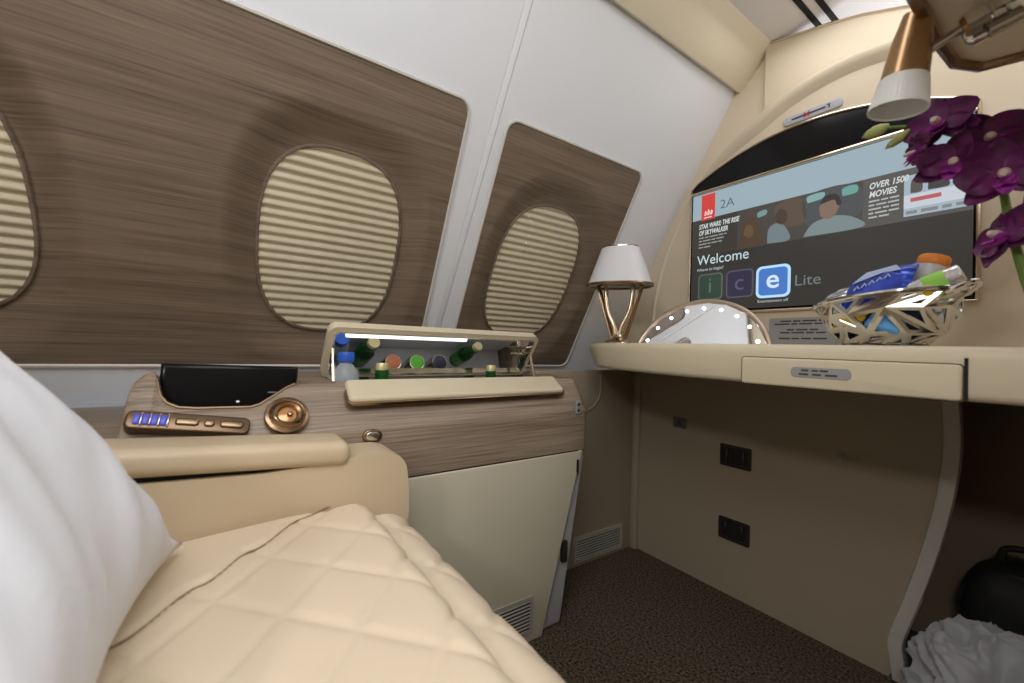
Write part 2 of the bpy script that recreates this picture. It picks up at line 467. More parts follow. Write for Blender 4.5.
for i, c in enumerate(WINS):
    root = thing('window_%d' % (i + 1), ['window with drawn pleated blind cut by the left edge of the view', 'window with drawn pleated blind between the other two, behind the tablet', 'window with drawn pleated blind behind the white shaded lamp'][i], 'window', (A + B * c[1], c[0], c[1] - .2))
    root['kind'] = 'structure'; del root['label']; del root['category']
    bm = bmesh.new(); rows = []; pitch = wv(.0192); n = 48 * 5
    for k in range(n + 1):
        dv = -WBH * 1.012 + 2 * WBH * 1.012 * k / n
        t = abs(dv) / (WBH * 1.012); hw = WA * 1.012 * max(0, 1 - t ** 2.7) ** (1 / 2.7)
        v = wv(c[1]) + dv; ph = (dv / pitch) % 1.0
        z = -.0285 + .0024 * math.cos(2 * PI * ph) - .0010 * math.sin(2 * PI * ph)
        sh = .03 * (.25 - v / SL)
        rows.append([(c[0] + sh + hw * (2 * j / 16 - 1), v, z) for j in range(17)])
    loft(bm, rows, M=MW); struct('blind', bm, M_blind, root, angle=25)
    bm = bmesh.new(); rows = []
    for k in range(25):
        dv = -WBH * 1.0 + 2 * WBH * k / 24; t = abs(dv) / WBH; hw = WA * max(0, 1 - t ** 2.7) ** (1 / 2.7)
        v = wv(c[1]) + dv; sh = .03 * (.25 - v / SL)
        rows.append([(c[0] + sh + hw * (2 * j / 20 - 1), v, -.021 + .010 * max(0, (1 - t * t) * (1 - (2 * j / 20 - 1) ** 2))) for j in range(21)])
    loft(bm, rows, M=MW); struct('pane', bm, M_pane, root, angle=180)
    bm = bmesh.new()
    tube(bm, [(c[0] + .03 * (.25 - c[1] - q[1] / SL) + q[0], wv(c[1]) + q[1], -.0275) for q in superell(WA * 1.012, WBH * 1.012, 2.7, 96)], .0042, 6, closed=True, M=MW)
    struct('window_frame', bm, M_wood, root)

# ------------------------------------------------------------------ console along the windows
console = thing('side_console', 'long wood veneer console with open minibar beneath the windows', 'console', (-1.13, .3, -.82))
XF = -.916
CREST = [(-.45, -.175), (-.150, -.175), (-.1405, -.172), (-.139, -.130), (-.137, -.105), (-.131, -.088), (-.122, -.076), (-.113, -.069), (-.106, -.066), (-.1015, -.072), (-.0985, -.092), (-.093, -.111), (-.083, -.124), (-.066, -.132), (-.04, -.135), (.045, -.137), (.060, -.133), (.085, -.118), (.108, -.103), (.122, -.097), (.15, -.094), (1.0, -.096)]
WELL = (.212, .832)
def prof(Y, well):
    c = lerp_tab(CREST, Y)
    base = max(c, -.176) if Y > -.15 else c
    p2 = -.182
    x3 = XF - .010 - .62 * (c - p2)
    pts = [(XF, -.306), (XF, -.25), (XF, -.20), (XF - .003, -.188), (XF - .008, p2)]
    pts += [((XF - .008) + (x3 - XF + .008) * t, p2 + (c - p2) * (t ** .8)) for t in (.33, .66, .92)]
    pts += [(x3, c), (x3 - .006, c + .002)]
    back = -.090 if Y > -.155 else -.17
    back = -.17 + (.08) * sm(-.142, -.118, Y)
    if well: pts += [(-1.002, -.098), (-1.004, -.225), (-1.120, -.225), (-1.122, -.092)]
    else:
        fl = c - .004 if Y < .14 else back - .006
        pts += [(-1.002, fl), (-1.02, fl), (-1.075, fl if -.1 < Y < .12 else back), (-1.085, back)]
    pts += [(-1.25, back), (-1.335, back)]
    return pts
ys = [-.45, -.3, -.2] + [-.16 + .0022 * i for i in range(160)] + [WELL[0] - .0005]
ys = [y for y in ys if y < WELL[0]]
rows = [[(x, y, h) for x, h in prof(y, False)] for y in ys]
rows += [[(x, y, h) for x, h in prof(y, True)] for y in (WELL[0], .3, .5, .7, WELL[1])]
for y in (WELL[1] + .0005, .86, .910): rows.append([(x, y, h) for x, h in prof(y, False)])
# rounded far end
last = prof(.910, False)
for d, s in ((.012, .003), (.020, .010), (.024, .022)):
    rows.append([(x - (s if i < 10 else 0), .910 + d, h) for i, (x, h) in enumerate(last)])
rows.append([(-1.335, .937, h) for x, h in last])
bm = bmesh.new(); loft(bm, rows)
build('wood_body', bm, M_wood2, console, angle=45)
# lower cupboard body and door
ML = frame((XF, 0, 0), (0, 1, 0), (0, 0, 1))      # faces the cabin (+x)
bm = bmesh.new(); prism(bm, [(-.45, -.306), (-.45, -.82), (.852, -.82), (.934, -.306)], -.40, -.012, M=ML, bevel=.012, seg=4)
build('carcass', bm, M_edge, console)
bm = bmesh.new(); prism(bm, [(.10, -.308), (.10, -.82), (.768, -.82), (.80, -.70), (.892, -.36), (.906, -.308)], -.02, .004, M=ML, bevel=.006, seg=3)
door = build('cupboard_door', bm, M_door, console)
for y, h in ((.888, -.352), (.852, -.604)):
    bm = bmesh.new()
    box(bm, (y, h, -.012), (.022, .062, .02), .004, 2, M=ML)
    box(bm, (y - .002, h, .0), (.010, .040, .012), .003, 2, M=ML)
    build('hinge', bm, M_plate, door)
bm = bmesh.new()
ring(bm, rrect(.19, .105, .006, 3, .635, -.742), rrect(.17, .085, .004, 3, .635, -.742), 0, .007, M=ML)
for k in range(9): box(bm, (.635, -.782 + .0098 * k, .004), (.172, .0045, .008), .001, 1, M=ML, )
build('vent_grille', bm, M_vent, door)
bm = bmesh.new(); box(bm, (.635, -.742, .0042), (.172, .087, .001), M=ML); build('vent_backing', bm, M_dark, door)
# seam line between wood and door
bm = bmesh.new(); box(bm, (.3, -.3065, -.004), (1.18, .003, .01), M=ML); build('shadow_gap', bm, M_dark, console)

# padded flap in front of the minibar
MFp = frame((-.925, .530, -.1365), (0, 1, 0), (-.092, 0, .0635))
bm = bmesh.new(); prism(bm, rrect(.614, .070, .012, 5, 0, .041), 0, .013, M=MFp, bevel=.008, seg=4)
flap = build('padded_flap', bm, M_desk, console)
bm = bmesh.new(); prism(bm, rrect(.624, .052, .014, 5, 0, .026), -.002, .005, M=MFp, bevel=.002, seg=2); build('flap_trim', bm, M_bronze, flap)
# minibar deck frame
bm = bmesh.new()
MD = frame((-1.061, .522, -.096), (0, 1, 0), (-1, 0, 0))
ring(bm, rrect(.636, .134, .01, 4), rrect(.606, .108, .008, 4), -.002, .006, M=MD)
build('minibar_rim', bm, M_chrome, console)
bm = bmesh.new(); box(bm, (-1.062, .522, -.222), (.112, .61, .004)); build('minibar_tray', bm, M_white, console)
bm = bmesh.new(); box(bm, (-1.008, .522, -.155), (.004, .61, .104)); build('minibar_liner', bm, M_white, console)

# minibar lid: frame, mirror, light strip, arms
LT = math.radians(54)                             # opened 64 degrees
MLd = frame((-1.128, .508, -.088), (0, 1, 0), (math.cos(LT), 0, math.sin(LT)))   # normal faces down and towards the cabin
if MLd.col[2].x < 0: print('lid normal check', MLd.col[2])
lid_w, lid_h = .622, .158
bm = bmesh.new()
ring(bm, rrect(lid_w, lid_h, .022, 7, 0, lid_h / 2), rrect(lid_w - .026, lid_h - .026, .014, 7, 0, lid_h / 2), -.012, .010, M=MLd)
box(bm, (0, lid_h / 2, -.008), (lid_w - .02, lid_h - .02, .008), M=MLd)
lid = build('minibar_lid', bm, M_desk, console)
bm = bmesh.new(); box(bm, (0, lid_h / 2, -.001), (lid_w - .026, lid_h - .026, .004), M=MLd); build('lid_mirror', bm, M_mirror, lid)
bm = bmesh.new(); ring(bm, rrect(lid_w - .025, lid_h - .025, .014, 7, 0, lid_h / 2), rrect(lid_w - .033, lid_h - .033, .011, 7, 0, lid_h / 2), 0, .012, M=MLd); build('lid_trim', bm, M_chrome, lid)
bm = bmesh.new(); box(bm, (-.105, lid_h - .026, .004), (.33, .012, .005), .002, 2, M=MLd); build('light_strip', bm, M_strip, lid)
for sgn in (-1, 1):
    a = MLd @ V((sgn * .296, lid_h * .62, .014)); b = V((-1.035, .508 + sgn * .296, -.096))
    bm = bmesh.new(); tube(bm, [a, a.lerp(b, .5), b], .0045, 8); tube(bm, [a.lerp(b, .45), b], .0065, 8)
    build('lid_arm', bm, M_gold, lid)
bm = bmesh.new(); tube(bm, [MLd @ V((.22, lid_h * .62, .016)), MLd @ V((.296, lid_h * .62, .016))], .003, 8); build('latch_bar', bm, M_bronze, lid)

# control strip on the sloping front
def on_front(Y, t):           # point on the slope between front face and crest
    p = prof(Y, False); a = V((p[4][0], Y, p[4][1])); b = V((p[8][0], Y, p[8][1])); return a.lerp(b, t)
MCt = frame((-.9285, -.045, -.1555), (0, .985, -.150), (-.50, .05, .78))
bm = bmesh.new(); prism(bm, rrect(.178, .034, .011, 6), -.012, .009, M=MCt, bevel=.004, seg=3)
strip = build('control_panel', bm, M_panelb, console)
Mblue = pbr('blue lit button', (.05, .05, .2), .3, emit=(.08, .09, .60), estr=.55)
for k in range(4):
    bm = bmesh.new(); box(bm, (-.074 + .0118 * k, 0, .011), (.0085, .018, .006), .002, 2, M=MCt); b_ = build('lit_button', bm, Mblue, strip); b_['label'] = 'blue lit button'
    bm = bmesh.new(); box(bm, (-.0678 + .0118 * k, 0, .0125), (.0022, .022, .006), .001, 2, M=MCt); build('divider', bm, M_chrome, strip)
for x, w in ((-.006, .034), (.026, .016), (.060, .036)):
    bm = bmesh.new(); prism(bm, rrect(w, .013, .005, 4, x, 0), .006, .013, M=MCt, bevel=.003, seg=3); build('button', bm, M_btn, strip)
# round dial
MDl = frame((-.9315, .106, -.1500), (0, 1, -.06), (-.50, .0, .70))
bm = bmesh.new(); lathe(bm, [(.040, -.008), (.040, .001), (.0385, .004), (.033, .006), (.031, .004), (.0285, .009), (.023, .012), (.019, .010), (.0175, .004), (.0175, -.002)], 48, M=MDl)
dial = build('dial_ring', bm, M_bronze, console)
bm = bmesh.new(); lathe(bm, [(.0172, .000), (.0165, .003), (.012, .0045), (.0, .005)], 40, M=MDl, captop=False); build('dial_lens', bm, pbr('amber lens', (.55, .27, .10), .2, .3, coat=.5), dial)
bm = bmesh.new(); lathe(bm, [(.005, .003), (.005, .010), (.0035, .012), (0, .0125)], 20, M=Matrix.Translation((0, 0, 0)) @ MDl @ Matrix.Translation((.004, -.001, 0)), captop=False); build('dial_peg', bm, M_bronze, dial)
# oval call button on the front face
MO = frame((XF, .270, -.203), (0, 1, 0), (0, 0, 1))
bm = bmesh.new(); prism(bm, superell(.021, .0145, 2.3, 40), -.002, .006, M=MO, bevel=.003, seg=3); ov = build('oval_button', bm, M_bronze, console)
bm = bmesh.new(); prism(bm, superell(.015, .0095, 2.3, 40), .004, .008, M=MO, bevel=.002, seg=3); build('button_face', bm, M_chrome, ov)
# socket plate near the far end
bm = bmesh.new(); prism(bm, rrect(.018, .040, .003, 3, .884, -.176), -.002, .004, M=ML, bevel=.001, seg=1); so = build('socket_plate', bm, M_grey, console)
for dh in (-.009, .009):
    bm = bmesh.new(); prism(bm, superell(.0042, .0042, 2, 16), .003, .0048, M=ML @ Matrix.Translation((.884, -.176 + dh, 0))); build('socket_hole', bm, M_dark, so)
# bronze lip round the tablet pocket
pts = []
for i in range(60):
    y = -.1 + .225 * i / 59; p = prof(y, False); pts.append((p[9][0], y, p[9][1] + .001))
bm = bmesh.new(); tube(bm, pts, .0032, 8); build('pocket_trim', bm, M_panelb, console)

# ------------------------------------------------------------------ tablet in the pocket
tb = thing('tablet', 'black tablet docked in the wood veneer console beside the pillow', 'tablet', (-1.0, .01, -.135))
MTb = frame((-1.005, .012, -.139), (0, 1, -.030), (-.10, 0, 1))
bm = bmesh.new()
prism(bm, [(-.112, .085), (-.112, .040)] + [(-.112 + .04 * (1 - math.cos(a)), .04 - .04 * math.sin(a)) for a in (.3, .6, .9, 1.2, 1.57)] + [(.055, 0), (.072, .004), (.100, .022), (.114, .040), (.118, .060), (.118, .085)], -.014, .014, M=MTb, bevel=.010, seg=5)
build('casing', bm, M_black, tb)
bm = bmesh.new(); prism(bm, superell(.003, .0022, 2, 20), .0138, .0146, M=MTb @ Matrix.Translation((.012, .012, 0))); build('indicator_light', bm, emis('tablet dot', (.8, .85, .9), .8), tb)
bm = bmesh.new(); box(bm, (.076, .030, .0142), (.026, .0018, .0006), M=MTb); build('brand_mark', bm, M_grey, tb)

# ------------------------------------------------------------------ bottles and cans in the minibar
wb = thing('water_bottle', 'clear plastic water bottle with blue cap in the minibar', 'bottle', (-1.045, .240, -.2235))
Mb = Matrix.Translation((-1.045, .240, -.2235))
bm = bmesh.new(); lathe(bm, [(.027, 0), (.031, .004), (.031, .08), (.0295, .085), (.031, .09), (.031, .140), (.028, .154), (.019, .166), (.014, .171), (.014, .178)], 32, M=Mb); build('body', bm, M_pet, wb)
bm = bmesh.new(); lathe(bm, [(.0165, .175), (.0178, .177), (.0178, .197), (.0165, .199)], 24, M=Mb)
for k in range(24):
    a = 2 * PI * k / 24; box(bm, (.0178 * math.cos(a), .0178 * math.sin(a), .187), (.0012, .0012, .018), M=Mb)
build('cap', bm, M_cap_blue, wb)
bm = bmesh.new(); lathe(bm, [(.0314, .035), (.0316, .036), (.0316, .078), (.0314, .079)], 32, M=Mb, capbot=False, captop=False); build('wrap_label', bm, pbr('pale blue label', (.35, .5, .75), .4), wb)
gb = thing('green_bottle', 'small green glass bottle with pale cap beside the water bottle', 'bottle', (-1.045, .327, -.2235), 'green bottles in the minibar')
Mb = Matrix.Translation((-1.045, .327, -.2235))
bm = bmesh.new(); lathe(bm, [(.022, 0), (.0255, .004), (.0255, .085), (.024, .098), (.0185, .115), (.0165, .130), (.0165, .150), (.0175, .153), (.0165, .156)], 32, M=Mb); build('body', bm, M_green, gb)
bm = bmesh.new(); lathe(bm, [(.0258, .02), (.0260, .021), (.0260, .07), (.0258, .071)], 32, M=Mb, capbot=False, captop=False); build('label', bm, M_green_label, gb)
bm = bmesh.new(); lathe(bm, [(.0150, .155), (.0160, .156), (.0160, .170), (.0145, .173)], 24, M=Mb); build('cap', bm, M_capgold, gb)
gb2 = dup(gb, (-1.045, .650, -.2235), 'small green glass bottle with pale cap at the far end of the minibar')
gb2.scale = (.9, .9, .97)
def can(y, rgb, word):
    c = thing('drink_can', 'can with %s top reflected in the minibar lid mirror' % word, 'can', (-1.075, y, -.2235), 'cans inside the minibar')
    Mb = Matrix.Translation((-1.075, y, -.2235))
    bm = bmesh.new(); lathe(bm, [(.022, 0), (.026, .005), (.026, .075), (.0225, .083), (.0235, .085)], 32, M=Mb); build('body', bm, M_chrome, c)
    bm = bmesh.new(); lathe(bm, [(.0215, .082), (.0215, .086), (.0195, .087), (0, .0875)], 32, M=Mb, captop=False); l = build('top', bm, pbr(word + ' can top', rgb, .4), c)
    return c
can(.405, (.62, .20, .09), 'orange'); can(.478, (.13, .52, .05), 'green'); can(.552, (.03, .03, .06), 'dark blue')

# ------------------------------------------------------------------ seat
seat = thing('airplane_seat', 'cream leather airplane seat with diamond quilted cushion', 'seat', (-.5, 0, -.82))
def seam_x(Y):       # seam between plain bolster and quilting
    return interp([(-.30, -.43), (-.085, -.575), (-.015, -.65), (.04, -.71), (.12, -.785), (.17, -.81), (.23, -.83)], Y) if True else 0
def quilt(x, y, a=.150, b=.125, d=.0034, w=.006):
    p = x / a; q = y / b
    e1 = abs(((p + q) % 1.0) - .5); e2 = abs(((p - q) % 1.0) - .5)
    s = .5 * min(a, b) * 1.6
    l1 = (.5 - e1) * s; l2 = (.5 - e2) * s
    return -d * max(math.exp(-(l1 / w) ** 2), math.exp(-(l2 / w) ** 2)) + .0015 * min(1, min(l1, l2) / .03)
X0, X1 = -.812, -.16
def cushion_rows():
    rows = []
    n = 190
    path = []
    for i in range(150): path.append((-.55 + .755 * i / 149, 0))
    rows = []
    for i in range(151):
        Y = -.55 + .755 * i / 150
        rows.append((Y, -.312 + .075 * Y + .004 * math.sin(PI * (Y + .55) / .75), (0, 1)))
    Yl, hl = rows[-1][0], rows[-1][1]
    R = .030
    for k in range(1, 15):
        a = (PI / 2) * k / 14 * 1.15
        rows.append((Yl + R * math.sin(a), hl - R * (1 - math.cos(a)), (math.sin(a), math.cos(a))))
    rows.append((rows[-1][0] - .004, rows[-1][1] - .06, (1, 0)))
    return rows
rows = []
for Y, h, nn in cushion_rows():
    r = []
    for j in range(161):
        x = X0 + (X1 - X0) * j / 160
        e = min(x - X0, X1 - x); edge = -.020 * (1 - sm(0, .03, e)) ** 2
        sx_ = seam_x(Y); q = quilt(x, Y) * sm(-.004, .02, x - sx_) + (.004 if x < sx_ else 0) * 1.0
        q -= .009 * math.exp(-((x - sx_) / .005) ** 2)
        d = q + edge
        r.append((x, Y + nn[0] * d, h + nn[1] * d))
    rows.append(r)
bm = bmesh.new(); loft(bm, rows); cush = build('seat_cushion', bm, M_leather, seat, angle=180)
pts = []
for i in range(40):
    Y = -.30 + .47 * i / 39; pts.append((seam_x(Y), Y, -.312 + .075 * Y + .004 * math.sin(PI * (Y + .55) / .75) - .0032))
bm = bmesh.new(); tube(bm, pts, .0016, 6); build('seam', bm, pbr('seam thread', (.32, .22, .13), .7), cush)
# leg rest, quilted, dropping in front
rows = []
prof_l = [(.10, -.338)] + [(.16 + .01 * i, -.322 - .00 * i) for i in range(9)]
for k in range(1, 17):
    a = PI / 2 * k / 16; prof_l.append((.250 + .068 * math.sin(a), -.322 - .068 * (1 - math.cos(a))))
for k in range(1, 30): prof_l.append((.318 - .002 * k, -.390 - .0135 * k))
s = 0
for i, (Y, h) in enumerate(prof_l):
    if i: s += math.hypot(Y - prof_l[i - 1][0], h - prof_l[i - 1][1])
    a = prof_l[max(i - 1, 0)]; b = prof_l[min(i + 1, len(prof_l) - 1)]
    t = V((b[0] - a[0], b[1] - a[1])).normalized(); nn = (-t.y, t.x)
    r = []
    for j in range(161):
        x = X0 + .01 + (X1 - X0 - .01) * j / 160
        e = min(x - X0 - .01, X1 - x); edge = -.022 * (1 - sm(0, .035, e)) ** 2
        d = quilt(x + .03, s + .02) + edge
        r.append((x, Y + nn[0] * d, h + nn[1] * d))
    rows.append(r)
bm = bmesh.new(); loft(bm, rows); build('leg_rest', bm, M_leather, seat, angle=180)
# side shell by the console and its arm pad
MS = frame((-.906, 0, 0), (0, 1, 0), (0, 0, 1))
bm = bmesh.new()
sh = [(-.6, -.80), (.235, -.80), (.300, -.44), (.318, -.34), (.316, -.285)] + [(.262 + .05 * math.cos(a), -.260 + .046 * math.sin(a)) for a in (.0, .3, .6, .9, 1.2, 1.57)] + [(.218, -.213), (.197, -.218), (.17, -.222), (.06, -.226), (-.6, -.196)]
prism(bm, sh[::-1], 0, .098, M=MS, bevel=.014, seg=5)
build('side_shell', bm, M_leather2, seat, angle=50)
bm = bmesh.new(); box(bm, (-.857, -.21, -.2065), (.08, .76, .03))
for v in bm.verts: v.co.z -= .066 * (v.co.y + .2)
build('pad_gap', bm, M_dark, seat)
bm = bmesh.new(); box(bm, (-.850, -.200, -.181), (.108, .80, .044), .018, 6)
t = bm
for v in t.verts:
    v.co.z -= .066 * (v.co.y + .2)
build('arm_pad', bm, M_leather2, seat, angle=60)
# backrest
bm = bmesh.new(); box(bm, (-.48, -.66, -.02), (.62, .14, .62), .05, 5, rot=Matrix.Rotation(.22, 4, 'X')); build('backrest', bm, M_leather, seat)

# ------------------------------------------------------------------ pillow
C = {'a': V((-.742, -.040, -.291)), 'b': V((-.235, -.074, -.335)), 'd': V((-.315, -.395, .10)), 'c': V((-.815, -.345, .065))}
nrm = (C['b'] - C['a']).cross(C['c'] - C['a']).normalized()
if nrm.y < 0: nrm = -nrm
rows_f, rows_b = [], []; N = 60
for i in range(N + 1):
    v = i / N; rf, rb = [], []
    for j in range(N + 1):
        u = j / N
        su, sv = 2 * u - 1, 2 * v - 1
        # sides drawn in between the corners
        uu = u + .15 * (-su) * (1 - sv * sv) * abs(su); vv = v + .07 * (-sv) * (1 - su * su) * abs(sv)
        p = C['a'].lerp(C['b'], uu).lerp(C['c'].lerp(C['d'], uu), vv)
        th = (max(0, 1 - su ** 4) * max(0, 1 - sv ** 4)) ** .85
        w = noise.noise(V((u * 5, v * 3.2, 1.3))) * .012 + noise.noise(V((u * 11 + v * 5, v * 4, 4.1))) * .005
        rf.append(p + nrm * (.074 * th + 1.5 * w * th)); rb.append(p - nrm * (.06 * th))
    rows_f.append(rf); rows_b.append(rb)
bm = bmesh.new(); loft(bm, rows_f); loft(bm, [r[::-1] for r in rows_b])
bmesh.ops.remove_doubles(bm, verts=bm.verts, dist=1e-5)
bmesh.ops.recalc_face_normals(bm, faces=bm.faces)
tag(build('pillow', bm, M_pillow, angle=180), 'large white cotton pillow leaning on the cream leather seat', 'pillow')

# ------------------------------------------------------------------ desk
desk = thing('vanity_desk', 'cream leather vanity desk with shallow drawer under the screen', 'desk', (-.4, 1.15, -.06))
front = smoothline([(-1.150, 1.24, 0), (-1.132, 1.145, 0), (-1.01, 1.045, 0), (-.82, .968, 0), (-.64, .925, 0), (-.444, .905, 0), (-.2, .90, 0), (.1, .90, 0), (.355, .90, 0)], 8)
def off_in(pts, d):
    out = []
    for i, p in enumerate(pts):
        a = pts[max(i - 1, 0)]; b = pts[min(i + 1, len(pts) - 1)]; t = (b - a).normalized(); out.append(V((p.x - t.y * d, p.y + t.x * d, 0)))
    return out
def desk_row(d, h):
    nd = [d + .055 * (1 - sm(0, 20, i)) * sm(.012, -.058, h) for i in range(len(front))]
    return [tuple(off_in(front, nd[i])[i].xy) + (h,) for i in range(len(front))]
rows = []
for d, h in ((.03, -.060), (.012, -.0595), (.004, -.056), (.001, -.048), (0, -.02), (0, .0), (.001, .008), (.004, .0155), (.010, .0205), (.018, .0225), (.03, .023)):
    rows.append(desk_row(d, h))
def backrow(h): return [(p.x if i else -1.152 + .055 * sm(.012, -.058, h), 1.42, h) for i, p in enumerate(front)]
rows = [backrow(-.060)] + rows + [backrow(.023)]
bm = bmesh.new(); loft(bm, rows); build('desk_top', bm, M_desk, desk, angle=50)
MDk = frame((0, .9, 0), (1, 0, 0), (0, 0, 1))
bm = bmesh.new(); prism(bm, rrect(.318, .0545, .006, 4, -.283, -.0325), -.01, .006, M=MDk, bevel=.004, seg=3); drawer = build('drawer', bm, M_desk, desk)
bm = bmesh.new(); ring(bm, rrect(.322, .058, .007, 4, -.283, -.0325), rrect(.318, .0545, .006, 4, -.283, -.0325), -.008, .0012, M=MDk); build('drawer_gap', bm, M_gap, desk)
bm = bmesh.new(); box(bm, (-.1205, -.027, .0005), (.004, .064, .003), M=MDk); build('desk_seam', bm, M_dark, desk)
bm = bmesh.new(); prism(bm, rrect(.094, .020, .008, 5, -.302, -.030), .005, .0072, M=MDk, bevel=.001, seg=1); pl = build('name_plate', bm, M_grey, drawer)
bm = bmesh.new()
for k, (x, w) in enumerate(((-.325, .012), (-.309, .010), (-.295, .013))): box(bm, (x, -.0262, .0074), (w, .0034, .0006), M=MDk)
for k, (x, w) in enumerate(((-.327, .016), (-.306, .014), (-.284, .018))): box(bm, (x, -.0335, .0074), (w, .0036, .0006), M=MDk)
build('lettering', bm, M_greytxt, pl)
bm = bmesh.new(); p = front[13]; box(bm, (-1.045, 1.083, .004), (.035, .006, .003), .001, 1, rot=Matrix.Rotation(-.6, 4, 'Z')); build('latch_slot', bm, M_dark, desk)

# ------------------------------------------------------------------ bulkhead fittings under the desk
MBf = frame((0, YB - .006, 0), (1, 0, 0), (0, 0, 1))
def latch(x, h, label):
    r = thing('latch_plate', label, 'latch plate', (x, YB - .01, h - .035), 'dark latch plates in the footwell')
    bm = bmesh.new(); ring(bm, rrect(.104, .074, .005, 3, x, h), rrect(.084, .054, .003, 3, x, h), 0, .004, M=MBf); build('plate', bm, M_plate, r)
    bm = bmesh.new(); box(bm, (x, h, .0008), (.086, .056, .001), M=MBf); build('recess', bm, M_mattblack, r)
    for dx in (-.028, .026):
        bm = bmesh.new(); box(bm, (x + dx, h, .003), (.004, .048, .005), .001, 1, M=MBf); build('slide', bm, M_dchrome, r)
    bm = bmesh.new()
    for k in range(7): box(bm, (x - .019 + .0065 * k, h, .0022), (.002, .046, .002), M=MBf)
    build('ribbing', bm, M_plate, r)
latch(-.721, -.348, 'upper dark latch plate on the beige footwell panel')
latch(-.721, -.598, 'lower dark latch plate on the beige footwell panel near the carpet')
t_ = thing('wall_clip', 'small grey square clip up on the footwell panel beneath the desk lip', 'clip', (-.933, YB - .01, -.29))
bm = bmesh.new(); prism(bm, rrect(.055, .040, .004, 3, -.933, -.268), 0, .004, M=MBf, bevel=.001, seg=1); build('plate', bm, pbr('dark grey clip', (.12, .115, .11), .5), t_)
bm = bmesh.new(); prism(bm, [(-.948, -.280), (-.918, -.280), (-.933, -.256)], .003, .010, M=MBf, bevel=.002, seg=2); build('hook', bm, pbr('grey hook', (.07, .068, .065), .5), t_)
t_ = thing('coat_hook', 'tiny beige coat hook on the footwell panel by the curved rib', 'hook', (-.42, YB - .01, -.30))
bm = bmesh.new(); prism(bm, rrect(.016, .034, .006, 4, -.432, -.283), 0, .005, M=MBf, bevel=.002, seg=2); build('plate', bm, M_foot, t_)
bm = bmesh.new(); tube(bm, [MBf @ V((-.432, -.278, .004)), MBf @ V((-.425, -.276, .012)), MBf @ V((-.408, -.272, .013)), MBf @ V((-.394, -.276, .010))], .0035, 8); build('peg', bm, M_foot, t_)
# floor vent in the lower sidewall panel
fv = thing('vent_grille', 'pale louvred vent grille low on the side panel beyond the console', 'vent', (-1.14, 1.232, -.81))
MV = frame((-1.14, 1.232, -.757), (0, 1, 0), (0, 0, 1))
bm = bmesh.new(); ring(bm, rrect(.268, .098, .005, 3), rrect(.246, .078, .003, 3), 0, .006, M=MV); build('frame', bm, M_vent, fv)
bm = bmesh.new(); box(bm, (0, 0, .0006), (.25, .08, .001), M=MV); build('backing', bm, M_dark, fv)
for k in range(8):
    bm = bmesh.new(); box(bm, (0, -.034 + .0097 * k, .003), (.248, .0055, .004), .001, 1, M=MV); build('louver', bm, M_vent, fv)

# ------------------------------------------------------------------ television
tv = thing('television', 'wide screen television showing a welcome menu in the bulkhead', 'television', (-.533, YB - .05, .14))
XL, XR, HB, HT = -.892, -.174, .142, .600
def arch(x): return HT + .006 + .098 * (1 - ((x + .533) / .36) ** 2) if abs(x + .533) < .36 else HT
top_arc = [(XL + (XR - XL) * i / 30, max(HT, arch(XL + (XR - XL) * i / 30))) for i in range(31)]
out = [(XL, HB), (XR, HB)] + top_arc[::-1]
bm = bmesh.new(); prism(bm, out, 0, .008, M=MT, bevel=.003, seg=2); build('panel', bm, M_black, tv)
bm = bmesh.new(); tube(bm, [MT @ V((p[0], p[1], .008)) for p in [(XL, HB)] + [(XL + (XR - XL) * i / 10, HB) for i in range(1, 10)] + [(XR, HB), (XR, HB + .2), (XR, HT - .04), (XR - .002, HT)] + top_arc[::-1][1:-1] + [(XL, HT), (XL, HB + .2)]], .0042, 8, closed=True)
bm2 = bm; tube(bm2, [MT @ V((XL + .004, .583, .010)), MT @ V((XR - .004, .583, .010))], .0055, 8)
build('frame', bm2, M_gold, tv)
SX0, SX1, SH0, SH1 = -.884, -.182, .152, .576
def rect(x0, x1, h0, h1, z=0.0, r=.0, th=.0004):
    bm = bmesh.new()
    if r > 0: prism(bm, rrect(x1 - x0, h1 - h0, r, 5, (x0 + x1) / 2, (h0 + h1) / 2), .0085 + z, .0085 + z + th, M=MT)
    else: box(bm, ((x0 + x1) / 2, (h0 + h1) / 2, .0085 + z + th / 2), (x1 - x0, h1 - h0, th), M=MT)
    return bm
def scr(name, rgb, s=1.0): return emis('screen ' + name, lin(rgb), s)
screen = build('screen', rect(SX0, SX1, SH0, SH1), scr('dark', (52, 50, 47)), tv)
build('menu_header', rect(SX0, SX1, .484, SH1, .0005), scr('header', (152, 172, 182)), screen)
# banner picture: dim cabin interior with two seated figures in pale tops
build('banner_picture', rect(-.72, -.385, .352, .484, .0005), scr('banner', (70, 66, 62)), screen)
build('banner_picture', rect(SX0, -.72, .352, .484, .0006), scr('banner left', (60, 56, 52)), screen)
build('banner_picture', rect(-.385, SX1, .352, .484, .0006), scr('banner right', (84, 82, 80)), screen)
def blob(pts, z, rgb, name='banner_shape'):
    bm = bmesh.new(); pp = smoothline([(a, b, 0) for a, b in pts] + [(pts[0][0], pts[0][1], 0)], 5)[:-1]
    prism(bm, [(p.x, p.y) for p in pp], .0085 + z, .0085 + z + .0003, M=MT); rgb = tuple(int(66 + (c - 66) * .74) for c in rgb); return build(name, bm, scr(name + str(rgb), rgb), screen)
Z1, Z2, Z3 = .0011, .0015, .0019
blob([(-.715, .36), (-.70, .43), (-.685, .455), (-.665, .455), (-.652, .42), (-.64, .36)], Z1, (84, 62, 44))
blob([(-.70, .40), (-.692, .425), (-.675, .425), (-.668, .40), (-.68, .385)], Z2, (112, 84, 56))
blob([(-.655, .445), (-.655, .462), (-.630, .466), (-.630, .450)], Z2, (130, 175, 175))
